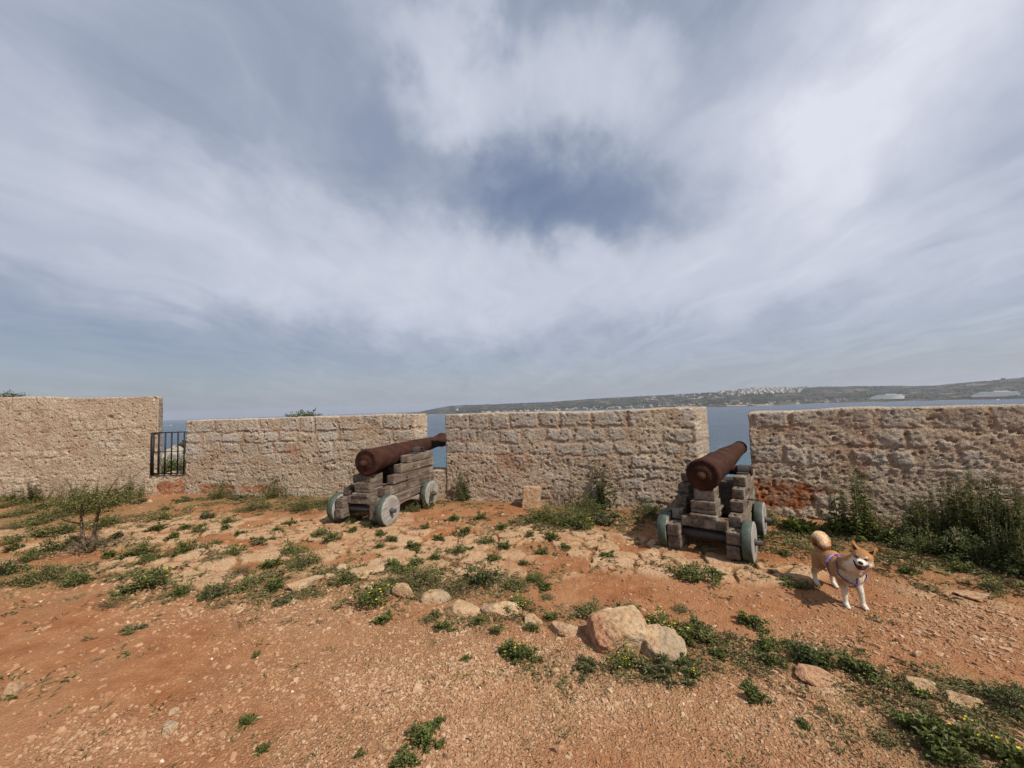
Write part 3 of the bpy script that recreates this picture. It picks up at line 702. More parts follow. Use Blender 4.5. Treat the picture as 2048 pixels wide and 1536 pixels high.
def cannon(loc, fwd, seed, breech_z, elev, br, mr, BL_, swell, step, lab_c, wheelbase, h, clr, cdx=0.0, crz=0.0, sc=1.0):
    yaw = math.atan2(-fwd[0], fwd[1]); rs = np.random.RandomState(seed)
    root = empty('cannon', loc, yaw); root.scale = (sc,)*3
    tag(root, lab_c, 'cannon', 'old cannons on wooden truck carriages')
    car = kid(root, empty('carriage', (cdx, -.03, 0), crz)); car.parent = root
    CL = 1.36+wheelbase-1.08
    for sx in (-1, 1):
        z = clr; xo = .290
        for lv in range(6):
            y0 = [-.06, -.06, .12, .12+step, .12+2*step, .12+3*step][lv]; y1 = CL-[.12, .0, .0, .0, .01, .0][lv]
            w_ = .125+rs.uniform(-.006, .006); ln = y1-y0
            arch = (.30-(y0+y1)/2, wheelbase-.12-(y0+y1)/2, .11) if lv == 0 else None
            timber('cheek_timber', (w_, ln, h[lv]-.009), (sx*xo+rs.uniform(-.006, .006), (y0+y1)/2+rs.uniform(-.012, .012), z+h[lv]/2), car, seed*50+lv*2+(sx > 0), arch=arch)
            # iron bolt heads on step tops and outer faces
            if lv < 5:
                V, Fs = lathe([(0, 0), (0, .016), (.010, .014), (.013, 0)], 10, 'z'); simple('bolt', (V, Fs), M_IRON, car, (sx*xo, y0+.06, z+h[lv]-.004))
            if lv in (1, 3, 4):
                V, Fs = lathe([(0, 0), (0, .017), (.012, .014), (.015, 0)], 10, 'x'); simple('bolt', (V, Fs), M_IRON, car, (sx*(xo+.063) - (0.0 if sx > 0 else .012), y0+.33, z+h[lv]/2))
            z += h[lv]
        topz = z
    # axle beds, bars, transom
    timber('axle_bed', (.46, .13, .10), (0, .10, .335), car, seed*50+20)
    timber('axle_bed', (.46, .13, .12), (0, wheelbase+.04, .30), car, seed*50+21)
    timber('transom', (.45, .09, .40), (0, wheelbase-.12, topz-.31), car, seed*50+22)
    for yy in (.10, wheelbase+.04):
        V, Fs = lathe([(-.53, 0), (-.53, .028), (-.45, .030), (-.44, .045), (.44, .045), (.45, .030), (.53, .028), (.53, 0)], 18, 'x')
        simple('axletree', (V, Fs), M_IRON, car, (0, yy, .205))
    # quoin and stool bed under the breech
    timber('stool_bed', (.27, .52, .045), (0, .28, .405), car, seed*50+23)
    timber('stool_bed', (.26, .46, .04), (.005, .30, .452), car, seed*50+24)
    timber('quoin', (.25, .30, .085), (-.005, .22, .517), car, seed*50+25)
    qh = max(.05, breech_z-br-.562+.02)
    timber('quoin', (.21, .26, qh), (.0, .26, .562+qh/2), car, seed*50+26)
    # wheels
    wi = 0
    for yy in (.10, wheelbase+.04):
        for sx in (-1, 1):
            r = .205; wd = .088
            wh = kid(car, empty('wheel', (sx*.412, yy, .205))); wh.parent = car; wh.rotation_euler = (rs.uniform(0, 6), 0, 0)
            V, Fs = lathe([(-wd/2+.001, r-.012), (-wd/2+.001, r-.003), (-wd/2+.004, r), (wd/2-.004, r), (wd/2-.001, r-.003), (wd/2-.001, r-.012), (-wd/2+.001, r-.012)], 56, 'x')
            simple('tyre', (V, Fs), M_TREAD, wh)
            V, Fs = lathe([(-wd/2, 0)]+[(-wd/2, q_) for q_ in (.05, .1, .15, r-.007)]+[(-wd/2+.003, r-.004), (wd/2-.003, r-.004)]+[(wd/2, q_) for q_ in (r-.007, .15, .1, .05)]+[(wd/2, 0)], 48, 'x')
            simple('disc', (V, Fs), M_WHEEL, wh, (sx*.004, 0, 0))
            V, Fs = lathe([(-.012, 0), (-.012, .036), (.006, .036), (.010, .022), (.012, 0)], 24, 'x')
            simple('hub', (V, Fs), M_IRON, wh, (sx*(wd/2+.010), 0, 0))
            V, Fs = tube([(0, -.04, .0), (0, .042, 0)], .007, 8); simple('linchpin', (V, Fs), M_IRON, wh, (sx*(wd/2+.045), 0, 0))
    # barrel
    br_, = [br]; ca, sa = math.cos(elev), math.sin(elev)
    bar_ = kid(root, empty('barrel', (0, .04, breech_z))); bar_.parent = root; bar_.rotation_euler = (elev, 0, 0)
    k = BL_; e = mr
    prof = [(-.045, 0), (-.045, .03), (-.04, .045), (-.028, .052), (-.012, .048), (-.004, .040), (0, .055), (0, .085), (.008, .095), (.012, .10), (.018, .118), (.016, .125), (.022, br*.78), (.020, br*.80), (.024, br*.92), (.030, br*.965), (.042, br), (.095, br), (.105, br*.985), (.12, br*.955),
            (.30, br*.925), (k*.30, br*.865), (k*.31, br*.89), (k*.325, br*.89), (k*.335, br*.85), (k*.55, br*.745), (k*.56, br*.765), (k*.572, br*.765), (k*.58, br*.73),
            (k*.80, e*1.02), (k*.87, e*.94)]
    if swell: prof += [(k*.885, e*1.03), (k*.895, e*.97), (k*.93, e*1.10), (k*.965, e*1.27), (k*.985, e*1.27), (k, e*1.10)]
    else: prof += [(k*.92, e*.93), (k*.96, e*.95), (k*.985, e*.96), (k, e*.90)]
    prof += [(k, e*.50), (k-.25, e*.45), (k-.25, 0)]
    pr = np.array(prof); fine = [pr[0]]
    for a_, b_ in zip(pr[:-1], pr[1:]):
        m_ = max(1, int(np.linalg.norm(b_-a_)/.03))
        for q_ in range(1, m_+1): fine.append(a_+(b_-a_)*q_/m_)
    lathe_mesh(fine, M_RUST, 'tube', bar_, seg=60, amp=.006, sd=seed)
    V, Fs = lathe([(-.075, 0), (-.075, .030), (-.062, .042), (-.045, .040), (-.030, .028), (-.030, 0)], 24, 'y'); simple('cascabel', (V, Fs), M_RUST, bar_)
    ty = (CL-.36)/ca; V, Fs = lathe([(-.335, 0), (-.335, .055), (-.33, .058), (.33, .058), (.335, .055), (.335, 0)], 26, 'x')
    # trunnions rest in the cheek tops, held by iron cap squares
    tz = topz+.018-.0
    tr = simple('trunnion', (V, Fs), M_RUST, root, (0, CL-.36, tz))
    for sx in (-1, 1):
        a_ = np.linspace(0, math.pi, 13); ro, ri = .078, .064
        xs = (sx*.235, sx*.352); pts = []
        prof2 = [(-.16, .0), (-.085, .0)]+[(-ro*math.cos(q_), ro*math.sin(q_)) for q_ in a_]+[(.085, .0), (.16, .0)]
        prof3 = [(p_[0], p_[1]-.014) if abs(p_[0]) > .08 else (p_[0]*ri/ro, p_[1]*ri/ro) for p_ in prof2]
        n_ = len(prof2); V = []
        for x_ in xs: V += [(x_, p_[0], p_[1]) for p_ in prof2]+[(x_, p_[0], p_[1]) for p_ in prof3]
        Fs = []
        for q_ in range(n_-1):
            Fs += [(q_, q_+1, 2*n_+q_+1, 2*n_+q_), (n_+q_, 3*n_+q_, 3*n_+q_+1, n_+q_+1), (q_, n_+q_, n_+q_+1, q_+1), (2*n_+q_, 2*n_+q_+1, 3*n_+q_+1, 3*n_+q_)]
        Fs += [(0, 2*n_, 3*n_, n_), (n_-1, 2*n_-1, 4*n_-1, 3*n_-1)]
        simple('cap_square', (np.array(V), np.array(Fs)), M_IRON, car, (0, CL-.36, topz+.012), smooth=False)
        V, Fs = tube([(0, 0, 0), (.05*sx, -.03, 0), (.09*sx, 0, 0), (.05*sx, .03, 0), (0, .002, 0)], .007, 8); simple('ring_bolt', (V, Fs), M_IRON, car, (sx*.345, .62, .52))
    return root
CAN = []
def put_cannon(bpx, bpy_, Yb, fwd, *a_, **k_):   # breech seen at this photo point
    fwd = np.array(fwd)/np.linalg.norm(fwd); b_ = at(bpx, bpy_, Yb); o = b_[:2]-fwd*.02
    z0 = min(hz1(*(o+fwd*.1)), hz1(*(o+fwd)))+.004
    c_ = cannon((o[0], o[1], z0), fwd, a_[0], (b_[2]-z0)/k_.get('sc', 1.0), *a_[1:], **k_); CAN.append((o, fwd)); return c_
put_cannon(727, 927, 5.42, (.285, .958), 3, R_(2.9), .190, .108, 2.42, True, .180, 'rusty cannon on a grey timber carriage at the left embrasure, its muzzle between two parapets', 1.12, [.140, .140, .125, .130, .128, .118], .095, -.05, R_(-2.6))
put_cannon(1402, 952, 4.02, (.655, .755), 8, R_(3.0), .176, .104, 2.05, False, .150, 'rusty cannon on a grey timber carriage at the right embrasure, nearest the dog', 1.0, [.138, .130, .122, .115, .112, .110], .050, .0, R_(2.5), sc=.94)

# ------------------------------------------------------------------ single rocks
LIMES = 'loose limestone rocks in a line across the ground'
# photo x, y (foot centre), width px, height m, seed, redness, flat top, label
ROCKS = [
 (612, 1185, 80, .075, 11, .1, .45, 'low flat tan rock at the far left end of the rock line'),
 (742, 1160, 84, .055, 12, .0, .40, 'pale flat whitish slab lying among green weeds in front of the left cannon'),
 (662, 1165, 24, .05, 13, .1, .0, 'small tan rock beside the pale flat slab'),
 (686, 1148, 26, .05, 14, .0, .0, 'small pale rock touching the left edge of the pale flat slab'),
 (738, 1192, 50, .05, 15, .2, .5, 'pale stone half hidden behind a leafy weed with yellow buds'),
 (807, 1200, 48, .10, 16, .3, .0, 'upright tan rock with an uneven top, left of the peaked rock'),
 (872, 1212, 60, .11, 17, .2, .0, 'tan rock with a single peak near the middle of the rock line'),
 (925, 1236, 82, .095, 18, .15, .5, 'broad flat-topped tan rock joined to a lumpy one'),
 (1003, 1238, 76, .10, 19, .2, .0, 'lumpy tan rock with two humps right of the broad flat-topped rock'),
 (1066, 1255, 42, .07, 20, .1, .0, 'small pale rock between the two-humped rock and the big boulder'),
 (1133, 1274, 64, .09, 21, .45, .0, 'medium tan rock with a reddish foot, left of the big boulder'),
 (1640, 1385, 84, .030, 24, .7, .5, 'flat tan rock sunk in the gravel below the dog'),
 (1845, 1395, 60, .05, 25, .0, .5, 'greyish tan rock half buried among dry weeds at the lower right'),
 (1922, 1422, 75, .05, 26, .0, .5, 'long pale rock above the lush weed patch in the lower right corner'),
 (22, 1398, 48, .06, 27, .4, .0, 'reddish tan rock at the left edge of the photo'),
 (337, 1470, 34, .03, 28, .2, .5, 'pale stone with a flat top in the red soil, lower left'),
 (345, 1432, 22, .03, 29, .1, .0, 'small tan stone just above the flat-topped stone in the red soil'),
 (768, 1512, 26, .03, 30, .0, .0, 'pale angular stone near the bottom edge, left of two green sprigs'),
 (893, 1526, 20, .025, 31, .4, .0, 'pinkish stone at the bottom edge, right of two green sprigs'),
 (1112, 1350, 20, .03, 32, .1, .0, 'small cream stone alone on gravel, left below the big boulder'),
 (1116, 1426, 18, .025, 33, .2, .0, 'small tan stone alone in the bare sandy gravel, bottom centre'),
 (1118, 1508, 24, .022, 34, .5, .4, 'flat reddish stone near the bottom edge, right of centre'),
 (1838, 1320, 20, .03, 35, .6, .0, 'dark reddish stone alone in the red stony soil, right below the dog'),
 (1137, 1137, 12, .015, 36, .0, .0, 'small white stone on the soil between the cannons'),
 (1015, 1000, 10, .05, 37, .0, .0, 'white stone at the foot of the middle parapet'),
 (208, 1021, 13, .05, 38, .0, .0, 'white stone at the foot of the tall wall behind the sapling'),
 (299, 1008, 12, .06, 39, .1, .0, 'pinkish stone below the right end of the tall wall'),
 (1950, 1205, 62, .014, 40, .4, .35, 'flat pale slab sunk in the ground at the right edge beyond the dog'),
]
for (px, py, wpx, hm, sd, red, flt, lab) in ROCKS:
    c = gp(px, py-4); dist = c[1]; wm = wpx*dist/FPX
    rs = np.random.RandomState(sd); dep = wm*rs.uniform(.6, .85)
    hm *= .62 if 11 <= sd <= 23 else (.38 if sd <= 26 else .8)
    me = sphere_rock('rock', (wm*1.08, dep, hm*2.0/(flt if flt else .8)), sd, 30 if wpx > 60 else (20 if wpx > 30 else 10), 9, .12, flt, red=red)
    cy = c[1]+dep*.35; cx = c[0]*(cy/c[1])
    o = link('rock', me, loc=(cx, cy, hz1(cx, cy)+hm*.02), rot=(rs.uniform(-.08, .08), rs.uniform(-.08, .08), rs.uniform(-.35, .35)))
    tag(o, lab, 'rock', LIMES if 11 <= sd <= 26 else None)
def blocky(px, py, dims, seed, rotv, lift, red, cuts, lab):
    P, N, Fs = rbox(dims, (34, 30, 24), min(dims)*.16); d = np.array(dims)
    for nx, ny, nz, dd in cuts:
        nn = np.array([nx, ny, nz], float); nn /= np.linalg.norm(nn); o_ = np.maximum(0, (P/d*2)@nn-dd); P = P-nn*o_[:, None]*d/2*.96
    P = P+N*(.020*fbm(P[:, 0]*6, P[:, 1]*6, P[:, 2]*6+seed, 4)+  .012*(1-2*np.abs(fbm(P[:, 0]*20, P[:, 1]*20, P[:, 2]*20+seed, 4))))[:, None]
    Rm = rot_z(rotv[2])@rot_y(rotv[1])@rot_x(rotv[0]); P = P@Rm.T
    rd = np.clip(sstep(.02, -.12, P[:, 0]+P[:, 2]*.5+.05*fbm(P[:, 0]*9, P[:, 1]*9, P[:, 2]*9, 3))*red, 0, 1); c = gp(px, py)
    tag(link('rock', make_mesh('rock', P, Fs, M_ROCK, True, {'red': rd}), loc=(c[0], c[1], hz1(c[0], c[1])+lift)), lab, 'rock', LIMES)
blocky(1238, 1280, (.345, .27, .175), 3, (R_(6), R_(4), R_(10)), .050, .85, [(-1, -.5, .8, 1.05), (1, -.2, 1.0, 1.25), (-.6, 1, 1, 1.3), (-1, -1, -.2, 1.25), (.9, -1, -.6, 1.2)], 'biggest boulder, pale on top and rust red on its left side')
blocky(1328, 1303, (.235, .19, .085), 8, (R_(26), R_(12), R_(-20)), .034, .1, [(1, -1, 0, 1.0), (-1, -1, .3, 1.15), (1, 1, .2, 1.1), (-1, 1, .2, 1.2)], 'pale slanting rock leaning beside the right of the big boulder')
# squared block leaning at the wall foot
P, N, Fs = rbox((.27, .17, .34), (22, 14, 26), .018)
P = P+N*(.010*fbm(P[:, 0]*14, P[:, 1]*14, P[:, 2]*14, 4)-.012*sstep(.2, .45, fbm(P[:, 0]*30, P[:, 1]*30, P[:, 2]*30, 3)))[:, None]
c = gp(1064, 1016); c[0] *= 6.08/c[1]; c[1] = 6.08
tag(link('stone_block', make_mesh('stone_block', P, Fs, M_ROCK, True, {'red': np.full(len(P), .35)}), loc=(c[0], c[1]+.02, hz1(c[0], c[1])+.14), rot=(R_(-9), R_(2), R_(-16))),
    'squared orange-tan stone block leaning against the foot of the middle parapet', 'stone block')

# ------------------------------------------------------------------ gravel: one sheet of countless chips
rs = np.random.RandomState(99)
NC = 230000
r = 1.15*(11.0/1.15)**(rs.uniform(0, 1, NC)**1.25); tht = rs.uniform(R_(90-58), R_(90+58), NC)
px_, py_ = r*np.cos(tht), r*np.sin(tht)
g_, f_, gr_ = masks(px_, py_)
keep = rs.uniform(0, 1, NC) < (.10+.95*g_)*(1-.6*f_)*np.clip(r/2.2, .3, 1)*(1-.3*gr_)*(.35+1.3*sstep(-.2, .3, fbm(px_*1.7, py_*1.7, 9, 3)))
keep &= r < rmax_of(tht)-.45
px_, py_, r, g_ = px_[keep], py_[keep], r[keep], g_[keep]
n_ = len(px_); sz = np.exp(rs.normal(0, .42, n_))*.0046*np.clip(r/1.9, .95, 3.0); sz = np.minimum(sz, .014+.004*r)
sz *= .82; big = rs.uniform(0, 1, n_) < .006; sz[big] *= rs.uniform(1.3, 2.0, big.sum())
cube = np.array([[-1, -1, -1], [1, -1, -1], [1, 1, -1], [-1, 1, -1], [-1, -1, 1], [1, -1, 1], [1, 1, 1], [-1, 1, 1]], float)
cf = np.array([[4, 5, 6, 7], [0, 1, 5, 4], [1, 2, 6, 5], [2, 3, 7, 6], [3, 0, 4, 7]])
V = cube[None]*np.where(cube[None, :, 2:3] > 0, rs.uniform(.45, .8, (n_, 8, 1)), rs.uniform(.85, 1.1, (n_, 8, 1)))*rs.uniform(.8, 1.2, (n_, 8, 3))
V = V*(sz[:, None]*np.stack([rs.uniform(.8, 1.5, n_), rs.uniform(.6, 1.0, n_), rs.uniform(.35, .75, n_)], 1))[:, None, :]
az_ = rs.uniform(0, 6.28, n_); ca, sa = np.cos(az_)[:, None], np.sin(az_)[:, None]
V[..., 0], V[..., 1] = V[..., 0]*ca-V[..., 1]*sa, V[..., 0]*sa+V[..., 1]*ca
tl = rs.normal(0, .22, n_)[:, None]; V[..., 2] += V[..., 0]*tl
zg = gh(px_, py_); V += np.stack([px_, py_, zg+sz*.12], 1)[:, None, :]
Fs = (cf[None]+8*np.arange(n_)[:, None, None]).reshape(-1, 4)
t_ = rs.uniform(0, 1, (n_, 1)); pal = np.array([(.23, .105, .05), (.31, .165, .085), (.39, .25, .145), (.50, .37, .245)])
ti = np.clip(t_*2.3+g_[:, None]*.9-.2, 0, 2.999); k0 = ti.astype(int)[:, 0]; ff = ti-k0[:, None]
tint = pal[k0]*(1-ff)+pal[k0+1]*ff; wh = rs.uniform(0, 1, n_) < .007; tint[wh] = (.62, .52, .41)
tag(link('gravel', make_mesh('gravel', V.reshape(-1, 3), Fs, M_PEB, False, {'tint': np.repeat(tint, 8, 0)})), kind='stuff')
print('gravel', n_)

# ------------------------------------------------------------------ plants
def leaf_quads(base, dirs, length, width, fold=.25, up=None, droop=.15):
    """folded leaf blades: four points each, two triangles"""
    n_ = len(base); d = dirs/np.linalg.norm(dirs, axis=1)[:, None]
    upv = np.tile([0, 0, 1.], (n_, 1)) if up is None else up
    s = np.cross(d, upv); s /= np.linalg.norm(s, axis=1)[:, None]+1e-9; w_ = np.cross(s, d)
    L = np.asarray(length).reshape(-1, 1)*np.ones((n_, 1)); Wd = np.asarray(width).reshape(-1, 1)*np.ones((n_, 1))
    mid = base+d*L*.5; tip = base+d*L-np.array([0, 0, 1.])*L*droop
    V = np.stack([base, mid+s*Wd/2+w_*Wd*fold, tip, mid-s*Wd/2+w_*Wd*fold], 1).reshape(-1, 3)
    k = np.arange(n_)[:, None]*4; Fs = np.concatenate([k+np.array([0, 1, 2]), k+np.array([0, 2, 3])])
    return V, Fs
def rdir(rs, n_, zlo=0., zhi=1.):
    a_ = rs.uniform(0, 2*math.pi, n_); z = rs.uniform(zlo, zhi, n_); c = np.sqrt(np.maximum(0, 1-z*z)); return np.stack([c*np.cos(a_), c*np.sin(a_), z], 1)
def make_plant(kind, R, seed):
    """root empty with stems, leaves and (some kinds) flowers"""
    rs = np.random.RandomState(seed); S = Acc(); L = Acc(); Fl = Acc()
    def lv(b, d, ln, wd, **k):
        V, Fs = leaf_quads(b, d, ln, wd, **k); L.add(V, Fs, tint=np.repeat(rs.uniform(0, 1, len(b))**1.3, 4))
    m = M_LEAF; hgt = .62
    if kind in ('leafy', 'flower', 'dark', 'low', 'olive'):
        m = {'dark': M_LEAFD, 'olive': M_OLIVE}.get(kind, M_LEAF)
        hgt = {'low': .25, 'olive': .50, 'dark': .80}.get(kind, .75)
        ns = int(18+R*110)
        for _ in range(ns):
            d = rdir(rs, 1, .05, 1)[0]; q = rs.uniform(.45, 1.05)
            tip = d*R*q*np.array([1, 1, hgt])*(1+.35*math.sin(3*math.atan2(d[1], d[0])+seed))
            mid = tip*.5+np.array([0, 0, .1*R*hgt])+rs.normal(0, .05*R, 3); mid[2] = abs(mid[2])
            S.add(*tube([(0, 0, -.01), mid, tip], [.0028, .002, .001], 4))
            nl = int(15+R*50); ls = .017+R*.030
            b = tip+rs.normal(0, 1, (nl, 3))*np.array([.13, .13, .10])*R; b[:, 2] = np.abs(b[:, 2])
            lv(b, rdir(rs, nl, -.1, 1)+d*.4, rs.uniform(.6, 1.3, nl)*ls, rs.uniform(.5, .8, nl)*ls, fold=.2)
            if kind == 'flower' and rs.uniform() < .30:
                nf = rs.randint(1, 4); b = tip+rs.normal(0, .09*R, (nf, 3))+np.array([0, 0, .10*R*hgt+.004])
                for q_ in range(5):
                    a_ = q_*1.2566; dd = np.tile([math.cos(a_), math.sin(a_), .5], (nf, 1)); V, Fs = leaf_quads(b, dd, .007+.014*R, .006+.009*R, fold=.1, droop=0); Fl.add(V, Fs)
    elif kind == 'dry':
        m = M_OLIVE; ns = int(50+R*260)
        for _ in range(ns):
            d = rdir(rs, 1, .05, .9)[0]; tip = d*R*rs.uniform(.4, 1.1)*np.array([1, 1, .6]); b0 = rs.normal(0, .25*R, 3); b0[2] = -.01
            S.add(*tube([b0, b0*.6+tip*.5+rs.normal(0, .04*R, 3), tip+b0*.4], [.0022, .0018, .0008], 3))
        nl = int(200+1800*R); b = rdir(rs, nl, .0, 1)*R*rs.uniform(.2, 1, (nl, 1))*np.array([1, 1, .45]); lv(b, rdir(rs, nl, -.2, 1), rs.uniform(.005, .014, nl), rs.uniform(.003, .007, nl))
    elif kind == 'grey':
        m = M_GREY; nl = int(260+R*1800)
        c0 = rs.normal(0, .42*R, (16, 3)); c0[:, 2] = np.abs(c0[:, 2])*.3; ci = rs.randint(0, 16, nl); d = rdir(rs, nl, .12, 1)
        ln = rs.uniform(.45, .9, nl)*(R*.35+.015); lv(c0[ci], d, ln, ln*.11+.003, fold=.3, droop=.25)
        S.add(*tube([(0, 0, -.02), (0, 0, .02)], .004, 4))
    elif kind == 'tuft':
        nl = int(60+R*350); c0 = rs.normal(0, .22*R, (nl, 3)); c0[:, 2] = 0
        ln = rs.uniform(.5, 1.05, nl)*R; lv(c0, rdir(rs, nl, .2, 1), ln, ln*.22+.003, fold=.25, droop=.3); S.add(*tube([(0, 0, -.02), (0, 0, .02)], .004, 4))
    elif kind in ('nettle', 'nettledark'):
        m = M_LEAFD if kind == 'nettledark' else M_LEAF; ns = int(12+R*42)
        for _ in range(ns):
            b0 = rs.normal(0, .28*R, 3); b0[2] = -.01; hh_ = R*rs.uniform(.8, 2.7)*(1-.35*min(1, np.hypot(*b0[:2])/(.5*R))); tip = b0+np.array([rs.normal(0, .18*R), rs.normal(0, .18*R), hh_])
            mid = (b0+tip)/2+rs.normal(0, .04*R, 3); S.add(*tube([b0, mid, tip], [.004, .003, .0015], 4))
            nl = int(hh_*170); t = rs.uniform(.08, 1, nl)[:, None]; b = b0*(1-t)**2+2*mid*t*(1-t)+tip*t*t
            ln = rs.uniform(.5, 1.1, nl)*(.052*(1.25-t[:, 0])+.010); lv(b+rs.normal(0, .006, (nl, 3)), rdir(rs, nl, -.15, .6), ln, ln*.42, fold=.2, droop=.3)
    elif kind == 'wisp':       # tall sparse yellowish stems over a low bush
        m = M_OLIVE
        for _ in range(int(10+R*20)):
            b0 = rs.normal(0, .2*R, 3); b0[2] = 0; tip = b0+np.array([rs.normal(0, .35*R), rs.normal(0, .35*R), R*rs.uniform(.8, 1.7)])
            S.add(*tube([b0, (b0+tip)/2+rs.normal(0, .05*R, 3), tip], [.003, .002, .001], 4))
            nl = 34; t = rs.uniform(.05, 1, nl)[:, None]; lv(b0*(1-t)+tip*t, rdir(rs, nl, .1, .9), rs.uniform(.012, .03, nl), rs.uniform(.004, .008, nl))
    root = empty({'grey': 'spiky_plant', 'nettle': 'tall_weed', 'nettledark': 'tall_weed', 'tuft': 'weed_tuft', 'dry': 'dry_weed', 'wisp': 'tall_weed'}.get(kind, 'leafy_weed'))
    kid(root, link('stems', S.mesh('stems', M_DRY if kind in ('dry', 'wisp') else M_TWIG), root))
    kid(root, link('leaves', L.mesh('leaves', m, False), root))
    if Fl.n: kid(root, link('flowers', Fl.mesh('flowers', M_FLOWER, False), root))
    return root
PROTO = {}; USED = set()
def plant(px, py, wpx, kind, lab, cat='plant', group=None, hs=1.0, dy=0.0):
    if px > 1380 and py > 1240: wpx *= .82
    c = gp(px, py); Y = c[1]+dy; x = c[0]*Y/c[1]; need = wpx*Y/FPX/2
    bk_ = 0 if need < .09 else (1 if need < .2 else 2); nom = [.06, .13, .28][bk_]
    rs = random.Random(int(px*7+py*13)); var = rs.randint(0, 2 if bk_ < 2 else 1); key = (kind, bk_, var)
    if key not in PROTO: PROTO[key] = make_plant(kind, nom, hash((len(kind)*7+ord(kind[0])+ord(kind[-1]), bk_, var)) % 9999)
    src = PROTO[key]; o = src if key not in USED else copy_tree(src); USED.add(key)
    s_ = need/nom*1.05; o.location = (x, Y, hz1(x, Y)-.004); o.rotation_euler = (0, 0, rs.uniform(0, 6.28)); o.scale = (s_, s_, s_*hs)
    for k_ in ('label', 'group', 'category'):
        if k_ in o: del o[k_]
    return tag(o, lab, cat, group)
GW = 'weeds scattered over the ground'
TINY = 'small weeds growing in cracks between the stones'
TL = 'small green weed sprouting from a crack in the pale stony ground'
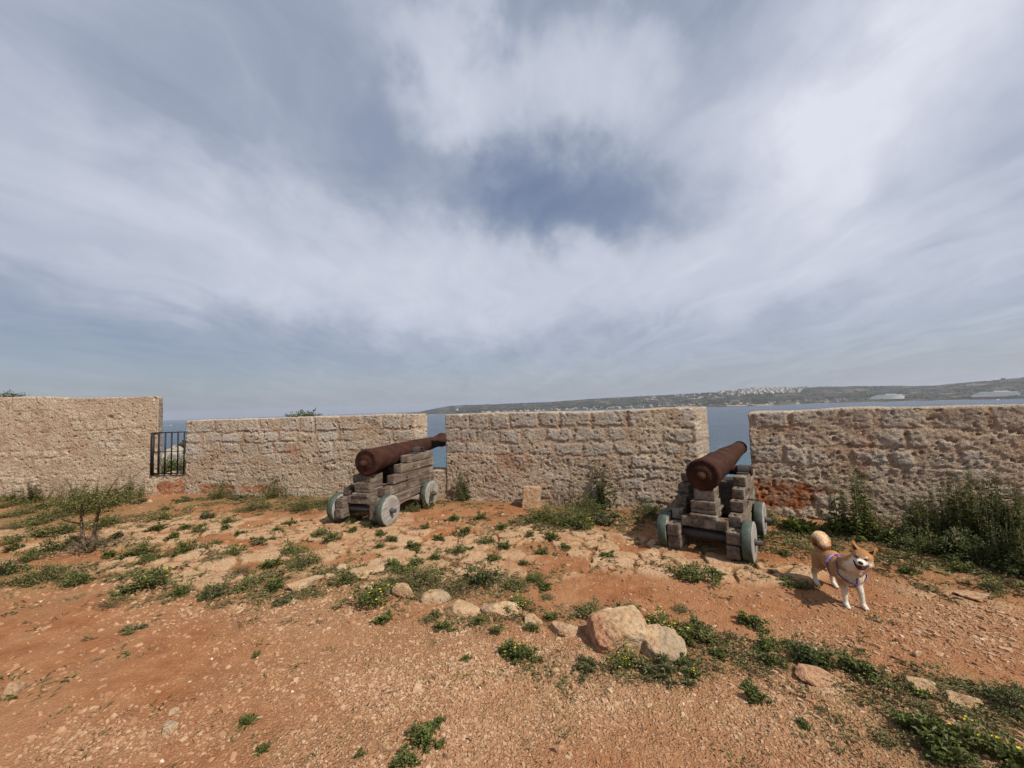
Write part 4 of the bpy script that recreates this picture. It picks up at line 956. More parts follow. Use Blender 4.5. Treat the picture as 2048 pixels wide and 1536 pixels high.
PL = [
 # x, y, width px, kind, label
 (8, 1145, 58, 'dark', 'dark green bush cut by the left edge of the photo, below the paler weeds'),
 (90, 1150, 95, 'olive', 'wide low yellowish weed between the left-edge bush and a green oval one'),
 (158, 1164, 54, 'leafy', 'green oval weed in red soil, right of the wide yellowish weed'),
 (95, 1100, 56, 'leafy', 'green weed left of the sapling with a few pale blossoms'),
 (57, 1118, 42, 'leafy', 'green weed just left and below the pale-blossomed weed by the sapling'),
 (87, 1068, 56, 'olive', 'yellowish bushy weed up and left of the sapling'),
 (132, 1064, 42, 'leafy', 'green weed touching the yellowish one above the sapling foot'),
 (22, 1084, 36, 'leafy', 'small round green weed near the left edge, above the pale-blossomed weed'),
 (28, 1099, 24, 'leafy', 'tiny weed under the small round one near the left edge'),
 (213, 1048, 46, 'leafy', 'low dense green weed right behind the sapling trunks'),
 (149, 1083, 34, 'leafy', 'green weed at the left of the sapling foot'),
 (217, 1111, 26, 'leafy', 'small green weed just right of the sapling foot'),
 (250, 1115, 30, 'leafy', 'second small green weed right of the sapling foot'),
 (284, 1104, 54, 'leafy', 'wide green weed midway between the sapling and the stalked weed'),
 (306, 1119, 44, 'low', 'flat green weed under the wide green one right of the sapling'),
 (371, 1104, 50, 'flower', 'stalked green weed with a dark stem foot, left of the yellow-flowered shrub'),
 (422, 1091, 44, 'low', 'low green weed behind the yellow-flowered shrub'),
 (468, 1108, 38, 'flower', 'small shrub topped with yellow flowers over bare brown stems'),
 (432, 1120, 52, 'dry', 'dry brown stems at the left of the yellow-flowered shrub'),
 (300, 1172, 74, 'flower', 'large round bush dotted with yellow flowers, lower left of the picture middle'),
 (268, 1150, 38, 'olive', 'olive weed behind the large yellow-dotted bush'),
 (250, 1187, 34, 'leafy', 'green weed at the left foot of the large yellow-dotted bush'),
 (222, 1207, 62, 'dry', 'dry trailing weed spreading left below the large yellow-dotted bush'),
 (358, 1185, 48, 'leafy', 'green weed right of the large yellow-dotted bush'),
 (430, 1187, 60, 'dark', 'dark green mounded weed right of two smaller weeds, on bare soil'),
 (446, 1209, 44, 'dry', 'dry weed below the dark green mounded weed'),
 (494, 1172, 56, 'olive', 'olive green weed right of the dark mounded weed'),
 (480, 1148, 56, 'dry', 'brown dry weed above the olive green one'),
 (538, 1132, 34, 'leafy', 'small green weed left of the big bushy weed near the rock line'),
 (605, 1133, 78, 'leafy', 'big bushy green weed behind the far left rock'),
 (650, 1142, 66, 'dry', 'dry brownish weed right of the big bushy weed'),
 (583, 1104, 44, 'leafy', 'two-lobed green weed above the big bushy weed'),
 (521, 1084, 52, 'grey', 'grey-green spiky-leaved weed alone on the pale stones'),
 (552, 1176, 36, 'leafy', 'green weed at the left foot of the far left rock'),
 (560, 1202, 50, 'grey', 'grey-green wispy weed below the far left rock'),
 (628, 1188, 56, 'dry', 'brown dead weed right of the far left rock'),
 (695, 1163, 50, 'leafy', 'green weed growing against the left side of the pale flat slab'),
 (738, 1203, 86, 'flower', 'wide green weed with yellow buds on the gravel edge, left of the upright rock'),
 (785, 1135, 30, 'leafy', 'upright green weed right of the pale flat slab'),
 (812, 1146, 44, 'leafy', 'green weed right of the upright weed by the pale slab'),
 (850, 1163, 100, 'olive', 'wide olive weed mat behind the peaked rock'),
 (790, 1165, 60, 'dry', 'dry grassy weed between the pale slab and the upright rock'),
 (925, 1172, 76, 'dry', 'dark twiggy weed, left half of the tallest clump behind the flat-topped rock'),
 (960, 1170, 70, 'dark', 'dark leafy weed, right half of the tallest clump behind the flat-topped rock'),
 (888, 1192, 50, 'dry', 'dry weed squeezed behind the peaked rock'),
 (765, 1242, 34, 'leafy', 'round green weed alone on gravel below the wide yellow-budded weed'),
 (857, 1238, 44, 'dry', 'dry sparse weed below the peaked rock'),
 (871, 1231, 22, 'leafy', 'small bright weed below the peaked rock'),
 (886, 1260, 32, 'leafy', 'green weed on gravel under the small bright one'),
 (955, 1247, 26, 'leafy', 'small green weed in front of the flat-topped rock'),
 (1032, 1214, 52, 'flower', 'green weed with yellow buds above the two-humped rock'),
 (1066, 1164, 40, 'leafy', 'upright green weed on red soil between the two cannons, front row'),
 (1030, 1172, 50, 'olive', 'olive weed left of the upright weed on red soil'),
 (1091, 1178, 26, 'leafy', 'small green weed right of the upright weed on red soil'),
 (1094, 1195, 34, 'dry', 'thin dry weed under the small green one on red soil'),
 (1100, 1236, 24, 'leafy', 'small green weed behind the medium rock with the reddish foot'),
 (1062, 1257, 26, 'leafy', 'small green weed in front of the small pale rock'),
 (992, 1264, 24, 'leafy', 'small weed on gravel below the two-humped rock'),
 (1022, 1300, 46, 'flower', 'green weed with yellow dots on gravel, upper left of a pair'),
 (1046, 1318, 46, 'leafy', 'green weed on gravel, lower right of a pair'),
 (1182, 1227, 66, 'olive', 'low olive weed behind the big boulder'),
 (1257, 1226, 40, 'flower', 'yellow-flowered weed touching the top of the big boulder'),
 (1318, 1254, 68, 'flower', 'densely flowering yellow weed at the right shoulder of the big boulder'),
 (1372, 1272, 46, 'flower', 'yellow-flowered weed right of the slanting rock'),
 (1402, 1262, 52, 'leafy', 'green weed at the right of the yellow-flowered ones'),
 (1252, 1325, 62, 'flower', 'bright green weed growing at the foot of the big boulder'),
 (1180, 1336, 64, 'grey', 'grey-green weed left below the big boulder'),
 (1322, 1345, 92, 'grey', 'wide grey-green weed below the slanting rock'),
 (1370, 1328, 30, 'leafy', 'small green weed touching the right foot of the slanting rock'),
 (1388, 1352, 34, 'flower', 'small green weed with yellow dots right of the wide grey one'),
 (1438, 1311, 34, 'leafy', 'green weed on gravel right of the slanting rock'),
 (1390, 1150, 84, 'low', 'flat dark green patch on pale stones below the right cannon'),
 (1432, 1153, 24, 'leafy', 'tiny weed right of the flat green patch'),
 (1221, 1116, 28, 'leafy', 'round green weed on pale stones left of the right cannon'),
 (1082, 1106, 26, 'leafy', 'green weed on pale stones, straight below the flowering thicket'),
 (1362, 1220, 42, 'dry', 'dry weed among red stones above the yellow flowers'),
 (1500, 1246, 52, 'leafy', 'green weed on red soil to the lower left of the dog'),
 (1410, 1278, 56, 'olive', 'olive weed right of the yellow flowers, left end of the lower weed line'),
 (1530, 1292, 46, 'leafy', 'green weed in the middle of the lower weed line'),
 (1545, 1324, 46, 'flower', 'weed with one yellow flower in the lower weed line'),
 (1572, 1288, 36, 'olive', 'olive weed at the top of the lower weed line'),
 (1607, 1320, 68, 'dark', 'largest dark green weed of the lower weed line'),
 (1652, 1326, 46, 'leafy', 'green weed beside the largest dark one in the lower weed line'),
 (1716, 1344, 70, 'leafy', 'low wide weed at the right end of the lower weed line'),
 (1496, 1375, 34, 'leafy', 'upper half of the leaning weed on gravel right of the bottom middle'),
 (1514, 1398, 46, 'leafy', 'lower half of the leaning weed on gravel right of the bottom middle'),
 (1605, 1452, 30, 'flower', 'small weed with a yellow dot alone on gravel, lower right'),
 (1645, 1424, 36, 'dry', 'sparse dry weed on gravel below the sunken flat rock'),
 (1842, 1390, 40, 'flower', 'small yellow-dotted weed beside the greyish half-buried rock'),
 (1900, 1388, 100, 'dry', 'dry weed mat right of the greyish half-buried rock'),
 (2018, 1408, 96, 'dark', 'dark weed at the right edge above the lush corner patch'),
 (1818, 1452, 60, 'leafy', 'leftmost green clump of the lush patch in the lower right corner'),
 (1885, 1472, 90, 'leafy', 'large green clump in the middle of the lush corner patch'),
 (1960, 1490, 100, 'flower', 'large clump with yellow flowers in the lush corner patch'),
 (1900, 1515, 90, 'leafy', 'lowest green clump of the lush corner patch'),
 (2030, 1520, 90, 'flower', 'clump cut by the lower right corner of the photo'),
 (1770, 1480, 70, 'dry', 'dry weed at the left of the lush corner patch'),
 (1850, 1420, 70, 'dry', 'dry weed above the lush corner patch'),
 (1590, 1170, 54, 'low', 'flat dark weed in the shadow of the dog'),
 (1818, 1145, 28, 'leafy', 'small round weed right of the dog'),
 (1922, 1138, 38, 'leafy', 'green weed near the right edge, between the dog and the thicket'),
 (1978, 1174, 44, 'leafy', 'green weed at the right edge, lowest of three beyond the dog'),
 (262, 1258, 38, 'grey', 'flat weed alone on the bare red soil, left'),
 (495, 1442, 42, 'tuft', 'green tuft alone on red soil near the lower left'),
 (526, 1500, 36, 'tuft', 'bright green tuft near the bottom edge, left'),
 (512, 1311, 16, 'leafy', 'tiny sprig alone on red soil in the left foreground'),
 (846, 1474, 52, 'leafy', 'larger green sprig near the bottom edge, centre left'),
 (878, 1448, 24, 'leafy', 'small lobe at the upper right of the larger bottom sprig'),
 (876, 1492, 22, 'leafy', 'small sprig just below right of the larger bottom sprig'),
 (812, 1524, 42, 'leafy', 'green sprig cut near the bottom edge, below the larger one'),
 (722, 1510, 18, 'leafy', 'tiny round sprig near the bottom edge beside a pale stone'),
 (932, 1321, 18, 'leafy', 'tiny sprig on gravel left of the pair with yellow dots'),
 (327, 1036, 34, 'leafy', 'round green weed below the gate'),
 (410, 1036, 34, 'dark', 'dark green weed right below the gate'),
 (742, 1053, 28, 'leafy', 'bright green weed in front of the left cannon, between its rear wheels'),
 (710, 1042, 36, 'dark', 'dark weed under the rear of the left cannon'),
 (930, 998, 50, 'nettle', 'dense dark green weed at the parapet foot, right of the left cannon'),
 (846, 1012, 56, 'nettle', 'leafy green weed climbing the side of the left cannon carriage'),
 (822, 1022, 30, 'leafy', 'low green weed between the wheels of the left cannon'),
 (1110, 996, 56, 'nettledark', 'dark green weed right of the leaning stone block'),
 (1200, 1008, 100, 'nettledark', 'tallest dark weed against the middle parapet'),
 (1226, 1010, 46, 'nettledark', 'dark weed right of the tallest one by the middle parapet'),
 (1150, 1010, 80, 'wisp', 'yellowish weed between the dark weeds at the middle parapet'),
 (1085, 1038, 70, 'flower', 'left clump of the thicket in front of the middle parapet, with yellow flowers'),
 (1135, 1046, 84, 'leafy', 'middle clump of the thicket in front of the middle parapet'),
 (1195, 1040, 84, 'grey', 'spiky right clump of the thicket in front of the middle parapet'),
 (1160, 1058, 56, 'flower', 'front clump of the thicket in front of the middle parapet'),
 (1175, 1022, 70, 'leafy', 'rear clump of the thicket in front of the middle parapet'),
 (1340, 1012, 56, 'nettle', 'tall thin green weed standing behind the left wheel of the right cannon'),
 (1300, 1024, 56, 'dark', 'dark low weed left of the right cannon at the parapet foot'),
 (1540, 1045, 44, 'leafy', 'broad-leaved weed right beside the right cannon wheel'),
 (1600, 1056, 76, 'tuft', 'dark broad-leaved weed patch at the foot of the shaded parapet'),
 (1520, 1076, 26, 'nettle', 'slim weed at the front wheel of the right cannon'),
 (1665, 1060, 66, 'leafy', 'green weed left of the tall pointed one by the shaded parapet'),
 (1722, 1066, 120, 'nettle', 'tall pointed green weed against the shaded parapet, above the dog'),
 (1770, 1076, 70, 'dark', 'dark weed right of the tall pointed one'),
 (368, 1000, 40, 'grey', 'spiky grey plant at the wall foot right of the gate'),
 (475, 996, 42, 'grey', 'pale spiky grey plant at the foot of the left parapet'),
 (440, 992, 56, 'leafy', 'green weed left of the pale spiky plant'),
 (548, 990, 70, 'leafy', 'green weed at the parapet foot, midway to the left cannon'),
 (610, 1016, 60, 'leafy', 'green weed on the grassy strip left of the left cannon'),
 (650, 1006, 50, 'olive', 'olive weed behind the rear left wheel of the left cannon'),
 (510, 1015, 60, 'olive', 'olive weed on the grassy strip before the left parapet'),
]
for (px, py, w_, kd, lab) in PL:
    plant(px, py+.06*w_, w_, kd, lab, 'weed', GW)
for (px, py, w_) in [(330, 1018, 22), (315, 1059, 24), (455, 1047, 28), (450, 1060, 18), (366, 1056, 20), (400, 1054, 18), (396, 1066, 30), (580, 1047, 24), (643, 1075, 38), (662, 1084, 26), (703, 1065, 20), (763, 1072, 20), (757, 1096, 18), (783, 1084, 22),
        (825, 1097, 28), (917, 1108, 38), (830, 1130, 28), (926, 1070, 28), (975, 1086, 34), (960, 1036, 22), (990, 1121, 28), (1046, 1128, 18), (852, 1058, 18), (1130, 1098, 22), (905, 1040, 22), (1000, 1060, 22), (880, 1080, 20), (1105, 1080, 26), (1060, 1076, 18),
        (550, 1062, 20), (480, 1070, 18), (235, 1075, 20), (345, 1078, 22), (1570, 1110, 18), (1010, 1096, 24), (940, 1100, 20), (868, 1118, 24)]:
    plant(px, py+2, w_, 'leafy', TL, 'weed', TINY)
# thickets: left band, right band
BL_ = 'weeds in the green band along the tall wall'; BR_ = 'dense weeds along the shaded parapet'
rs = random.Random(4)
for q, (px, py, w_, kd) in enumerate([(10, 1000, 80, 'olive'), (60, 1005, 60, 'nettle'), (120, 1000, 70, 'wisp'), (30, 1030, 70, 'olive'), (90, 1040, 90, 'olive'), (10, 1060, 60, 'dry'), (150, 1010, 70, 'nettle'), (200, 1005, 80, 'olive'), (250, 1000, 70, 'nettle'), (272, 1006, 40, 'grey'), (230, 1010, 60, 'grey'),
        (60, 1052, 50, 'olive'), (130, 1030, 70, 'leafy'), (0, 1015, 70, 'olive'), (180, 1022, 60, 'leafy'), (100, 1015, 70, 'leafy')]):
    plant(px, py, w_, kd, 'weed in the green band along the foot of the tall wall', 'weed', BL_, hs=.62)
for q, (px, py, w_, kd, s_) in enumerate([(1800, 1085, 80, 'dark', 1), (1845, 1085, 80, 'nettle', 1.0), (1860, 1105, 80, 'leafy', 1), (1900, 1090, 100, 'nettle', 1.0), (1945, 1100, 110, 'nettle', 1.25), (1985, 1105, 110, 'nettledark', 1.3), (2030, 1115, 120, 'nettle', 1.2),
        (1910, 1118, 80, 'nettledark', .7), (1960, 1128, 90, 'leafy', 1), (2010, 1140, 100, 'nettledark', .8), (2060, 1150, 110, 'nettle', 1.0), (1830, 1100, 70, 'dark', 1), (2090, 1130, 120, 'nettle', 1.2), (1880, 1080, 80, 'wisp', 1.2), (1960, 1090, 90, 'wisp', 1.3), (2040, 1150, 80, 'dark', 1), (1740, 1078, 60, 'leafy', 1), (1890, 1072, 110, 'nettledark', .8), (1965, 1080, 120, 'nettle', .9), (2025, 1085, 130, 'nettledark', .8), (1835, 1068, 90, 'nettledark', .7), (1930, 1108, 100, 'dark', 1), (1990, 1122, 110, 'dark', 1)]):
    plant(px, py, w_, kd, 'leafy weed in the dense thicket at the right edge, along the shaded parapet', 'weed', BR_, hs=s_)

# young shrub with two thin trunks
def sapling(px, py):
    c = gp(px, py); root = empty('sapling', (c[0], c[1], hz1(c[0], c[1])-.01)); tag(root, 'young two-stemmed shrub with thin bare trunks, standing alone at the left', 'shrub')
    rs = np.random.RandomState(12); L = Acc(); k_ = c[1]/FPX
    def P3(x, y, d=0): return np.array([(x-px)*k_, d, (py-y)*k_])
    def trunk(p, r): V, Fs = tube(p, r, 8); a_ = Acc(); a_.add(V, Fs); kid(root, link('trunk', a_.mesh('trunk', M_TWIG), root))
    t1 = [P3(168, 1106), P3(167, 1085), P3(162, 1060), P3(160, 1035), P3(152, 1005, .05), P3(147, 970, .05)]
    t2 = [P3(180, 1106), P3(185, 1080), P3(189, 1055), P3(193, 1030), P3(200, 1010, -.05), P3(205, 995)]
    trunk(t1, [.026, .019, .015, .012, .008, .003]); trunk(t2, [.032, .026, .017, .013, .009, .004])
    ends = []
    A_ = Acc()
    for (a, b) in [((193, 1030), (225, 992)), ((160, 1035), (135, 1000)), ((200, 1010), (240, 950)), ((200, 1010), (262, 945)), ((193, 1030), (188, 990)), ((160, 1035), (175, 1000)), ((188, 1050), (215, 1015)), ((162, 1050), (150, 1020)), ((193, 1020), (192, 955)), ((152, 1005), (146, 955))]:
        d1, d2 = rs.uniform(-.1, .1), rs.uniform(-.25, .25); p0, p1 = P3(*a, d1*.3), P3(*b, d2); mid = (p0+p1)/2+rs.normal(0, .02, 3)
        V, Fs = tube([p0, mid, p1], [.010, .007, .0025], 5); A_.add(V, Fs); ends.append((p0, mid, p1))
    for _ in range(12):
        p0 = P3(rs.uniform(160, 190), rs.uniform(1096, 1106), rs.uniform(-.1, .1)); V, Fs = tube([p0, p0+rs.normal(0, .05, 3)+[0, 0, .05], p0+rs.normal(0, .12, 3)+[0, 0, .09]], [.010, .007, .003], 5); A_.add(V, Fs)
    kid(root, link('branches', A_.mesh('branches', M_TWIG), root))
    for (x, y, w_, h_, n_) in [(165, 1012, 32, 18, 900), (205, 1012, 34, 18, 900), (228, 1005, 22, 18, 320), (185, 995, 30, 18, 450), (145, 1005, 20, 15, 260), (152, 1085, 16, 16, 200), (200, 1090, 18, 16, 160), (195, 1060, 10, 14, 60), (158, 1060, 10, 12, 50), (262, 1000, 18, 16, 160)]:
        b = P3(x, y)+rs.normal(0, 1, (n_, 3))*np.array([w_*k_*.42, .14, h_*k_*.48]); V, Fs = leaf_quads(b, rdir(rs, n_, -.3, 1), rs.uniform(.02, .05, n_), rs.uniform(.008, .018, n_)); L.add(V, Fs, tint=np.repeat(rs.uniform(0, 1, n_), 4))
    for (p0, mid, p1) in ends:
        t = rs.uniform(.3, 1.05, 60)[:, None]; b = p0*(1-t)**2+2*mid*t*(1-t)+p1*t*t; V, Fs = leaf_quads(b+rs.normal(0, .008, b.shape), rdir(rs, 60, 0, 1), rs.uniform(.012, .03, 60), rs.uniform(.004, .008, 60)); L.add(V, Fs, tint=np.repeat(rs.uniform(.3, 1, 60), 4))
    kid(root, link('leaves', L.mesh('leaves', M_OLIVE, False), root))
sapling(174, 1106)
# bushes whose tips show above the walls
def bush(nm, c, size, nl, seed, lab, mt=M_LEAF, spikes=(), ls=.05):
    rs = np.random.RandomState(seed); root = empty(nm, c); tag(root, lab, 'bush'); L = Acc(); S = Acc(); size = np.array(size)
    d = rdir(rs, nl, -.2, 1); q = rs.uniform(.35, 1, (nl, 1))**.6; lob = 1+.30*fbm(d[:, 0]*3+seed, d[:, 1]*3, d[:, 2]*3, 3)[:, None]*2
    b = d*q*lob*size; ln = rs.uniform(.6, 1.3, nl)*ls; V, Fs = leaf_quads(b, rdir(rs, nl, -.2, 1)+d*.6, ln, ln*.38); L.add(V, Fs, tint=np.repeat(rs.uniform(0, 1, nl), 4))
    for _ in range(16): t = rdir(rs, 1, .1, 1)[0]*size*.9; S.add(*tube([(0, 0, -size[2]*.8), t*.4, t], [.02, .012, .005], 5))
    for sp in spikes:
        sp = np.array(sp); S.add(*tube([(0, 0, 0), sp*.6, sp], [.014, .010, .004], 5)); t = rs.uniform(.5, 1, 40)[:, None]; V, Fs = leaf_quads(sp*t, rdir(rs, 40, 0, 1), .05, .018); L.add(V, Fs, tint=np.repeat(rs.uniform(0, .6, 40), 4))
    kid(root, link('stems', S.mesh('stems', M_TWIG), root)); kid(root, link('leaves', L.mesh('leaves', mt, False), root)); return root
p = at(608, 840, 9.3); bush('bush', p+np.array([0, 0, -.10]), (.50, .4, .30), 2600, 3, 'green bush whose top shows above the left parapet', M_LEAF, [(.28, 0, .36), (.55, 0, .15), (-.42, 0, .22), (.42, 0, .22)])
p = at(8, 805, 9.6); bush('bush', p+np.array([0, 0, -.12]), (.52, .5, .36), 2400, 6, 'dark green bush top showing above the tall wall at the left edge', M_LEAFD, [(.42, 0, .30), (.30, 0, .33)])
p = at(346, 925, 10.4); bush('bush', p+np.array([0, 0, -.42]), (.75, .35, .50), 4200, 9, 'green scrub below the rock outcrop, seen through the gate bars', M_LEAF, ls=.06)

# small ground cover: countless tiny sprigs and dry blades
rs = np.random.RandomState(5); NCv = 80000
r = 1.3*(9/1.3)**rs.uniform(0, 1, NCv)**.8; tht = rs.uniform(R_(34), R_(146), NCv); x, y = r*np.cos(tht), r*np.sin(tht); ok = r < rmax_of(tht)-.32; x, y, r = x[ok], y[ok], r[ok]
g_, f_, gr_ = masks(x, y); _, _, _, _, _ = gh(x[:4], y[:4], True)
pr = (gr_**1.4*1.0+.015+.05*f_)*sstep(-.25, .25, fbm(x*2.6, y*2.6, 19, 3)+gr_*.25-.05); k = rs.uniform(0, 1, len(x)) < pr; x, y, r, gr_ = x[k], y[k], r[k], gr_[k]; nS = len(x)
z = gh(x, y); dry = rs.uniform(0, 1, nS) < .62
for nm, sel, mt, nb in (('dry_grass', dry, M_DRY, 7), ('ground_cover', ~dry, M_OLIVE, 9)):
    xs, ys, zs, rr_ = x[sel], y[sel], z[sel], r[sel]; m_ = len(xs); sc_ = rs.uniform(.5, 1.3, m_)*np.clip(rr_/3, .8, 1.6)
    B = np.repeat(np.stack([xs, ys, zs], 1), nb, 0)+rs.normal(0, .022, (m_*nb, 3))*[1, 1, 0]; s_ = np.repeat(sc_, nb)
    if nm == 'dry_grass': V, Fs = leaf_quads(B, rdir(rs, m_*nb, .0, .7), .045*s_*rs.uniform(.5, 1.3, m_*nb), .0040*s_, droop=.3)
    else: V, Fs = leaf_quads(B+[0, 0, .004], rdir(rs, m_*nb, .0, .8), .022*s_, .011*s_, droop=.2)
    tag(link(nm, make_mesh(nm, V, Fs, mt, False, {'tint': np.repeat(rs.uniform(0, 1, m_*nb), 4)})), kind='stuff')
print('cover', nS)

# ------------------------------------------------------------------ dog
def b_fur(n, p):
    c = n('ShaderNodeAttribute', attribute_name='tint').outputs['Color']; pos = n('ShaderNodeTexCoord').outputs['Object']
    g = n.noise(pos, 160, 3, .6); c = n.mix(n.mrange(g, .35, .6, .35, 0), c, n.mix(.55, c, (.12, .05, .02)))
    setc(n, p, c); p.inputs['Roughness'].default_value = .8; bump(n, p, g, .003, .7)
M_FUR = mat('shiba_fur', b_fur)
def plainmat(nm, c, rough=.6, spec=.3):
    def b(n, p): setc(n, p, c); p.inputs['Roughness'].default_value = rough; p.inputs['Specular IOR Level'].default_value = spec
    return mat(nm, b)
M_NOSE = plainmat('black_nose', (.012, .010, .010), .35, .5); M_TONGUE = plainmat('pink_tongue', (.42, .13, .14), .45); M_MOUTH = plainmat('dark_mouth', (.035, .012, .012))
M_STRAP = plainmat('purple_webbing', (.11, .06, .15), .7); M_PANEL = plainmat('lavender_cloth', (.44, .28, .66), .7); M_CLAW = plainmat('claw', (.10, .08, .07))
fwd = np.array([-.19, -.98]); fwd /= np.linalg.norm(fwd); lft = np.array([-fwd[1], fwd[0]])
dog = empty('dog', (2.515, 3.125, hz1(2.47, 2.95)+.002), math.atan2(fwd[1], fwd[0]))
dog.scale = (.97,)*3; tag(dog, 'ginger and white dog with a curled tail and purple harness, panting, facing the camera', 'dog')
HC = np.array([.262, .030, .392])
hf = np.array([.80, -.56, .03]); hf /= np.linalg.norm(hf); hl = np.cross([0, 0, 1.], hf); hl /= np.linalg.norm(hl); hu = np.cross(hf, hl)
rl_ = R_(9); hl, hu = math.cos(rl_)*hl-math.sin(rl_)*hu, math.sin(rl_)*hl+math.cos(rl_)*hu
HM = np.stack([hf, hl, hu])      # rows: head axes
def hp(a, b, c): return HC+a*hf+b*hl+c*hu
B = Acc()
sphP, sphF = grid_box(6, 6, 6); sphP = sphP/np.linalg.norm(sphP, axis=1)[:, None]
def ball(c, r): B.add(sphP*np.array(r)+np.array(c), sphF)
def limb(pts):
    pts = [np.array(p_, float) for p_ in pts]; out = []
    for a_, b_ in zip(pts[:-1], pts[1:]):
        for t_ in np.linspace(0, 1, 5)[:-1]: out.append(a_+(b_-a_)*t_)
    out.append(pts[-1]); out = np.array(out); V, Fs = tube(out[:, :3], out[:, 3], 12); B.add(V, Fs)
    for p_ in out: ball(p_[:3], p_[3])
limb([(-.17, 0, .258, .070), (-.08, 0, .262, .066), (.02, 0, .248, .078), (.10, 0, .235, .086), (.155, 0, .235, .080)])
ball((.13, 0, .215), (.085, .075, .075)); ball((.185, 0, .235), (.05, .058, .062))
limb([(.13, 0, .28, .075), (.19, .010, .315, .076), (.235, .022, .35, .068)])
ball(hp(0, 0, .012), (.064, .064, .060)); ball(hp(-.004, .034, -.022), .037); ball(hp(-.004, -.034, -.022), .037); ball(hp(.016, .022, -.02), .036); ball(hp(.016, -.022, -.02), .036)
ball(hp(-.02, 0, -.04), .06)
def hb(a, b, r1, r2):
    a_ = hp(*a); b_ = hp(*b); limb([(a_[0], a_[1], a_[2], r1), (b_[0], b_[1], b_[2], r2)])
hb((.035, .010, -.006), (.092, .008, -.010), .029, .0175); hb((.035, -.010, -.006), (.092, -.008, -.010), .029, .0175)
hb((.015, 0, -.052), (.074, 0, -.076), .028, .0125)
for s_ in (-1, 1):
    e0, e1, e2 = hp(-.005, s_*.034, .045), hp(-.012, s_*.052, .075), hp(-.014, s_*.063, .104)
    limb([(*e0, .024), (*e1, .017), (*e2, .0055)]); e3 = hp(-.010, s_*.030, .070); limb([(*e0, .02), (*e3, .010), (*(e2*.6+e3*.4), .006)])
for s_, dx in ((-1, .0), (1, .008)):
    limb([(.160, s_*.043, .24, .048), (.148, s_*.050, .175, .031), (.168+dx, s_*.053, .115, .0205), (.175+dx, s_*.054, .065, .0165), (.176+dx, s_*.055, .030, .018), (.190+dx, s_*.056, .016, .0175), (.206+dx, s_*.057, .013, .0145)])
    for q_ in (-1, 0, 1): ball((.212+dx, s_*.057+q_*.009, .0105), (.012, .0065, .0105))
for s_, dx in ((-1, -.012), (1, .012)):
    limb([(-.155, s_*.040, .25, .060), (-.135+dx, s_*.058, .185, .045), (-.165+dx, s_*.063, .145, .031), (-.212+dx, s_*.062, .100, .0205), (-.205+dx, s_*.060, .055, .0165), (-.198+dx, s_*.060, .028, .0175), (-.175+dx, s_*.061, .015, .0175), (-.160+dx, s_*.061, .012, .014)])
    for q_ in (-1, 0, 1): ball((-.154+dx, s_*.061+q_*.0085, .010), (.011, .006, .010))
limb([(-.205, 0, .285, .030), (-.238, .0, .325, .036), (-.235, 0, .368, .042), (-.198, -.004, .397, .044), (-.152, -.010, .388, .042), (-.118, -.018, .358, .034), (-.105, -.022, .330, .020)])
tmp = link('tmp', B.mesh('tmp', M_FUR)); md = tmp.modifiers.new('r', 'REMESH'); md.mode = 'VOXEL'; md.voxel_size = .0042; sm = tmp.modifiers.new('s', 'SMOOTH'); sm.factor = .55; sm.iterations = 5
dg = bpy.context.evaluated_depsgraph_get(); bm_ = bpy.data.meshes.new_from_object(tmp.evaluated_get(dg)); bpy.data.objects.remove(tmp)
bm_.name = 'body'; nv = len(bm_.vertices); co = np.empty(nv*3, np.float32); bm_.vertices.foreach_get('co', co); co = co.reshape(-1, 3).astype(float)
no = np.empty(nv*3, np.float32); bm_.vertices.foreach_get('normal', no); no = no.reshape(-1, 3).astype(float)
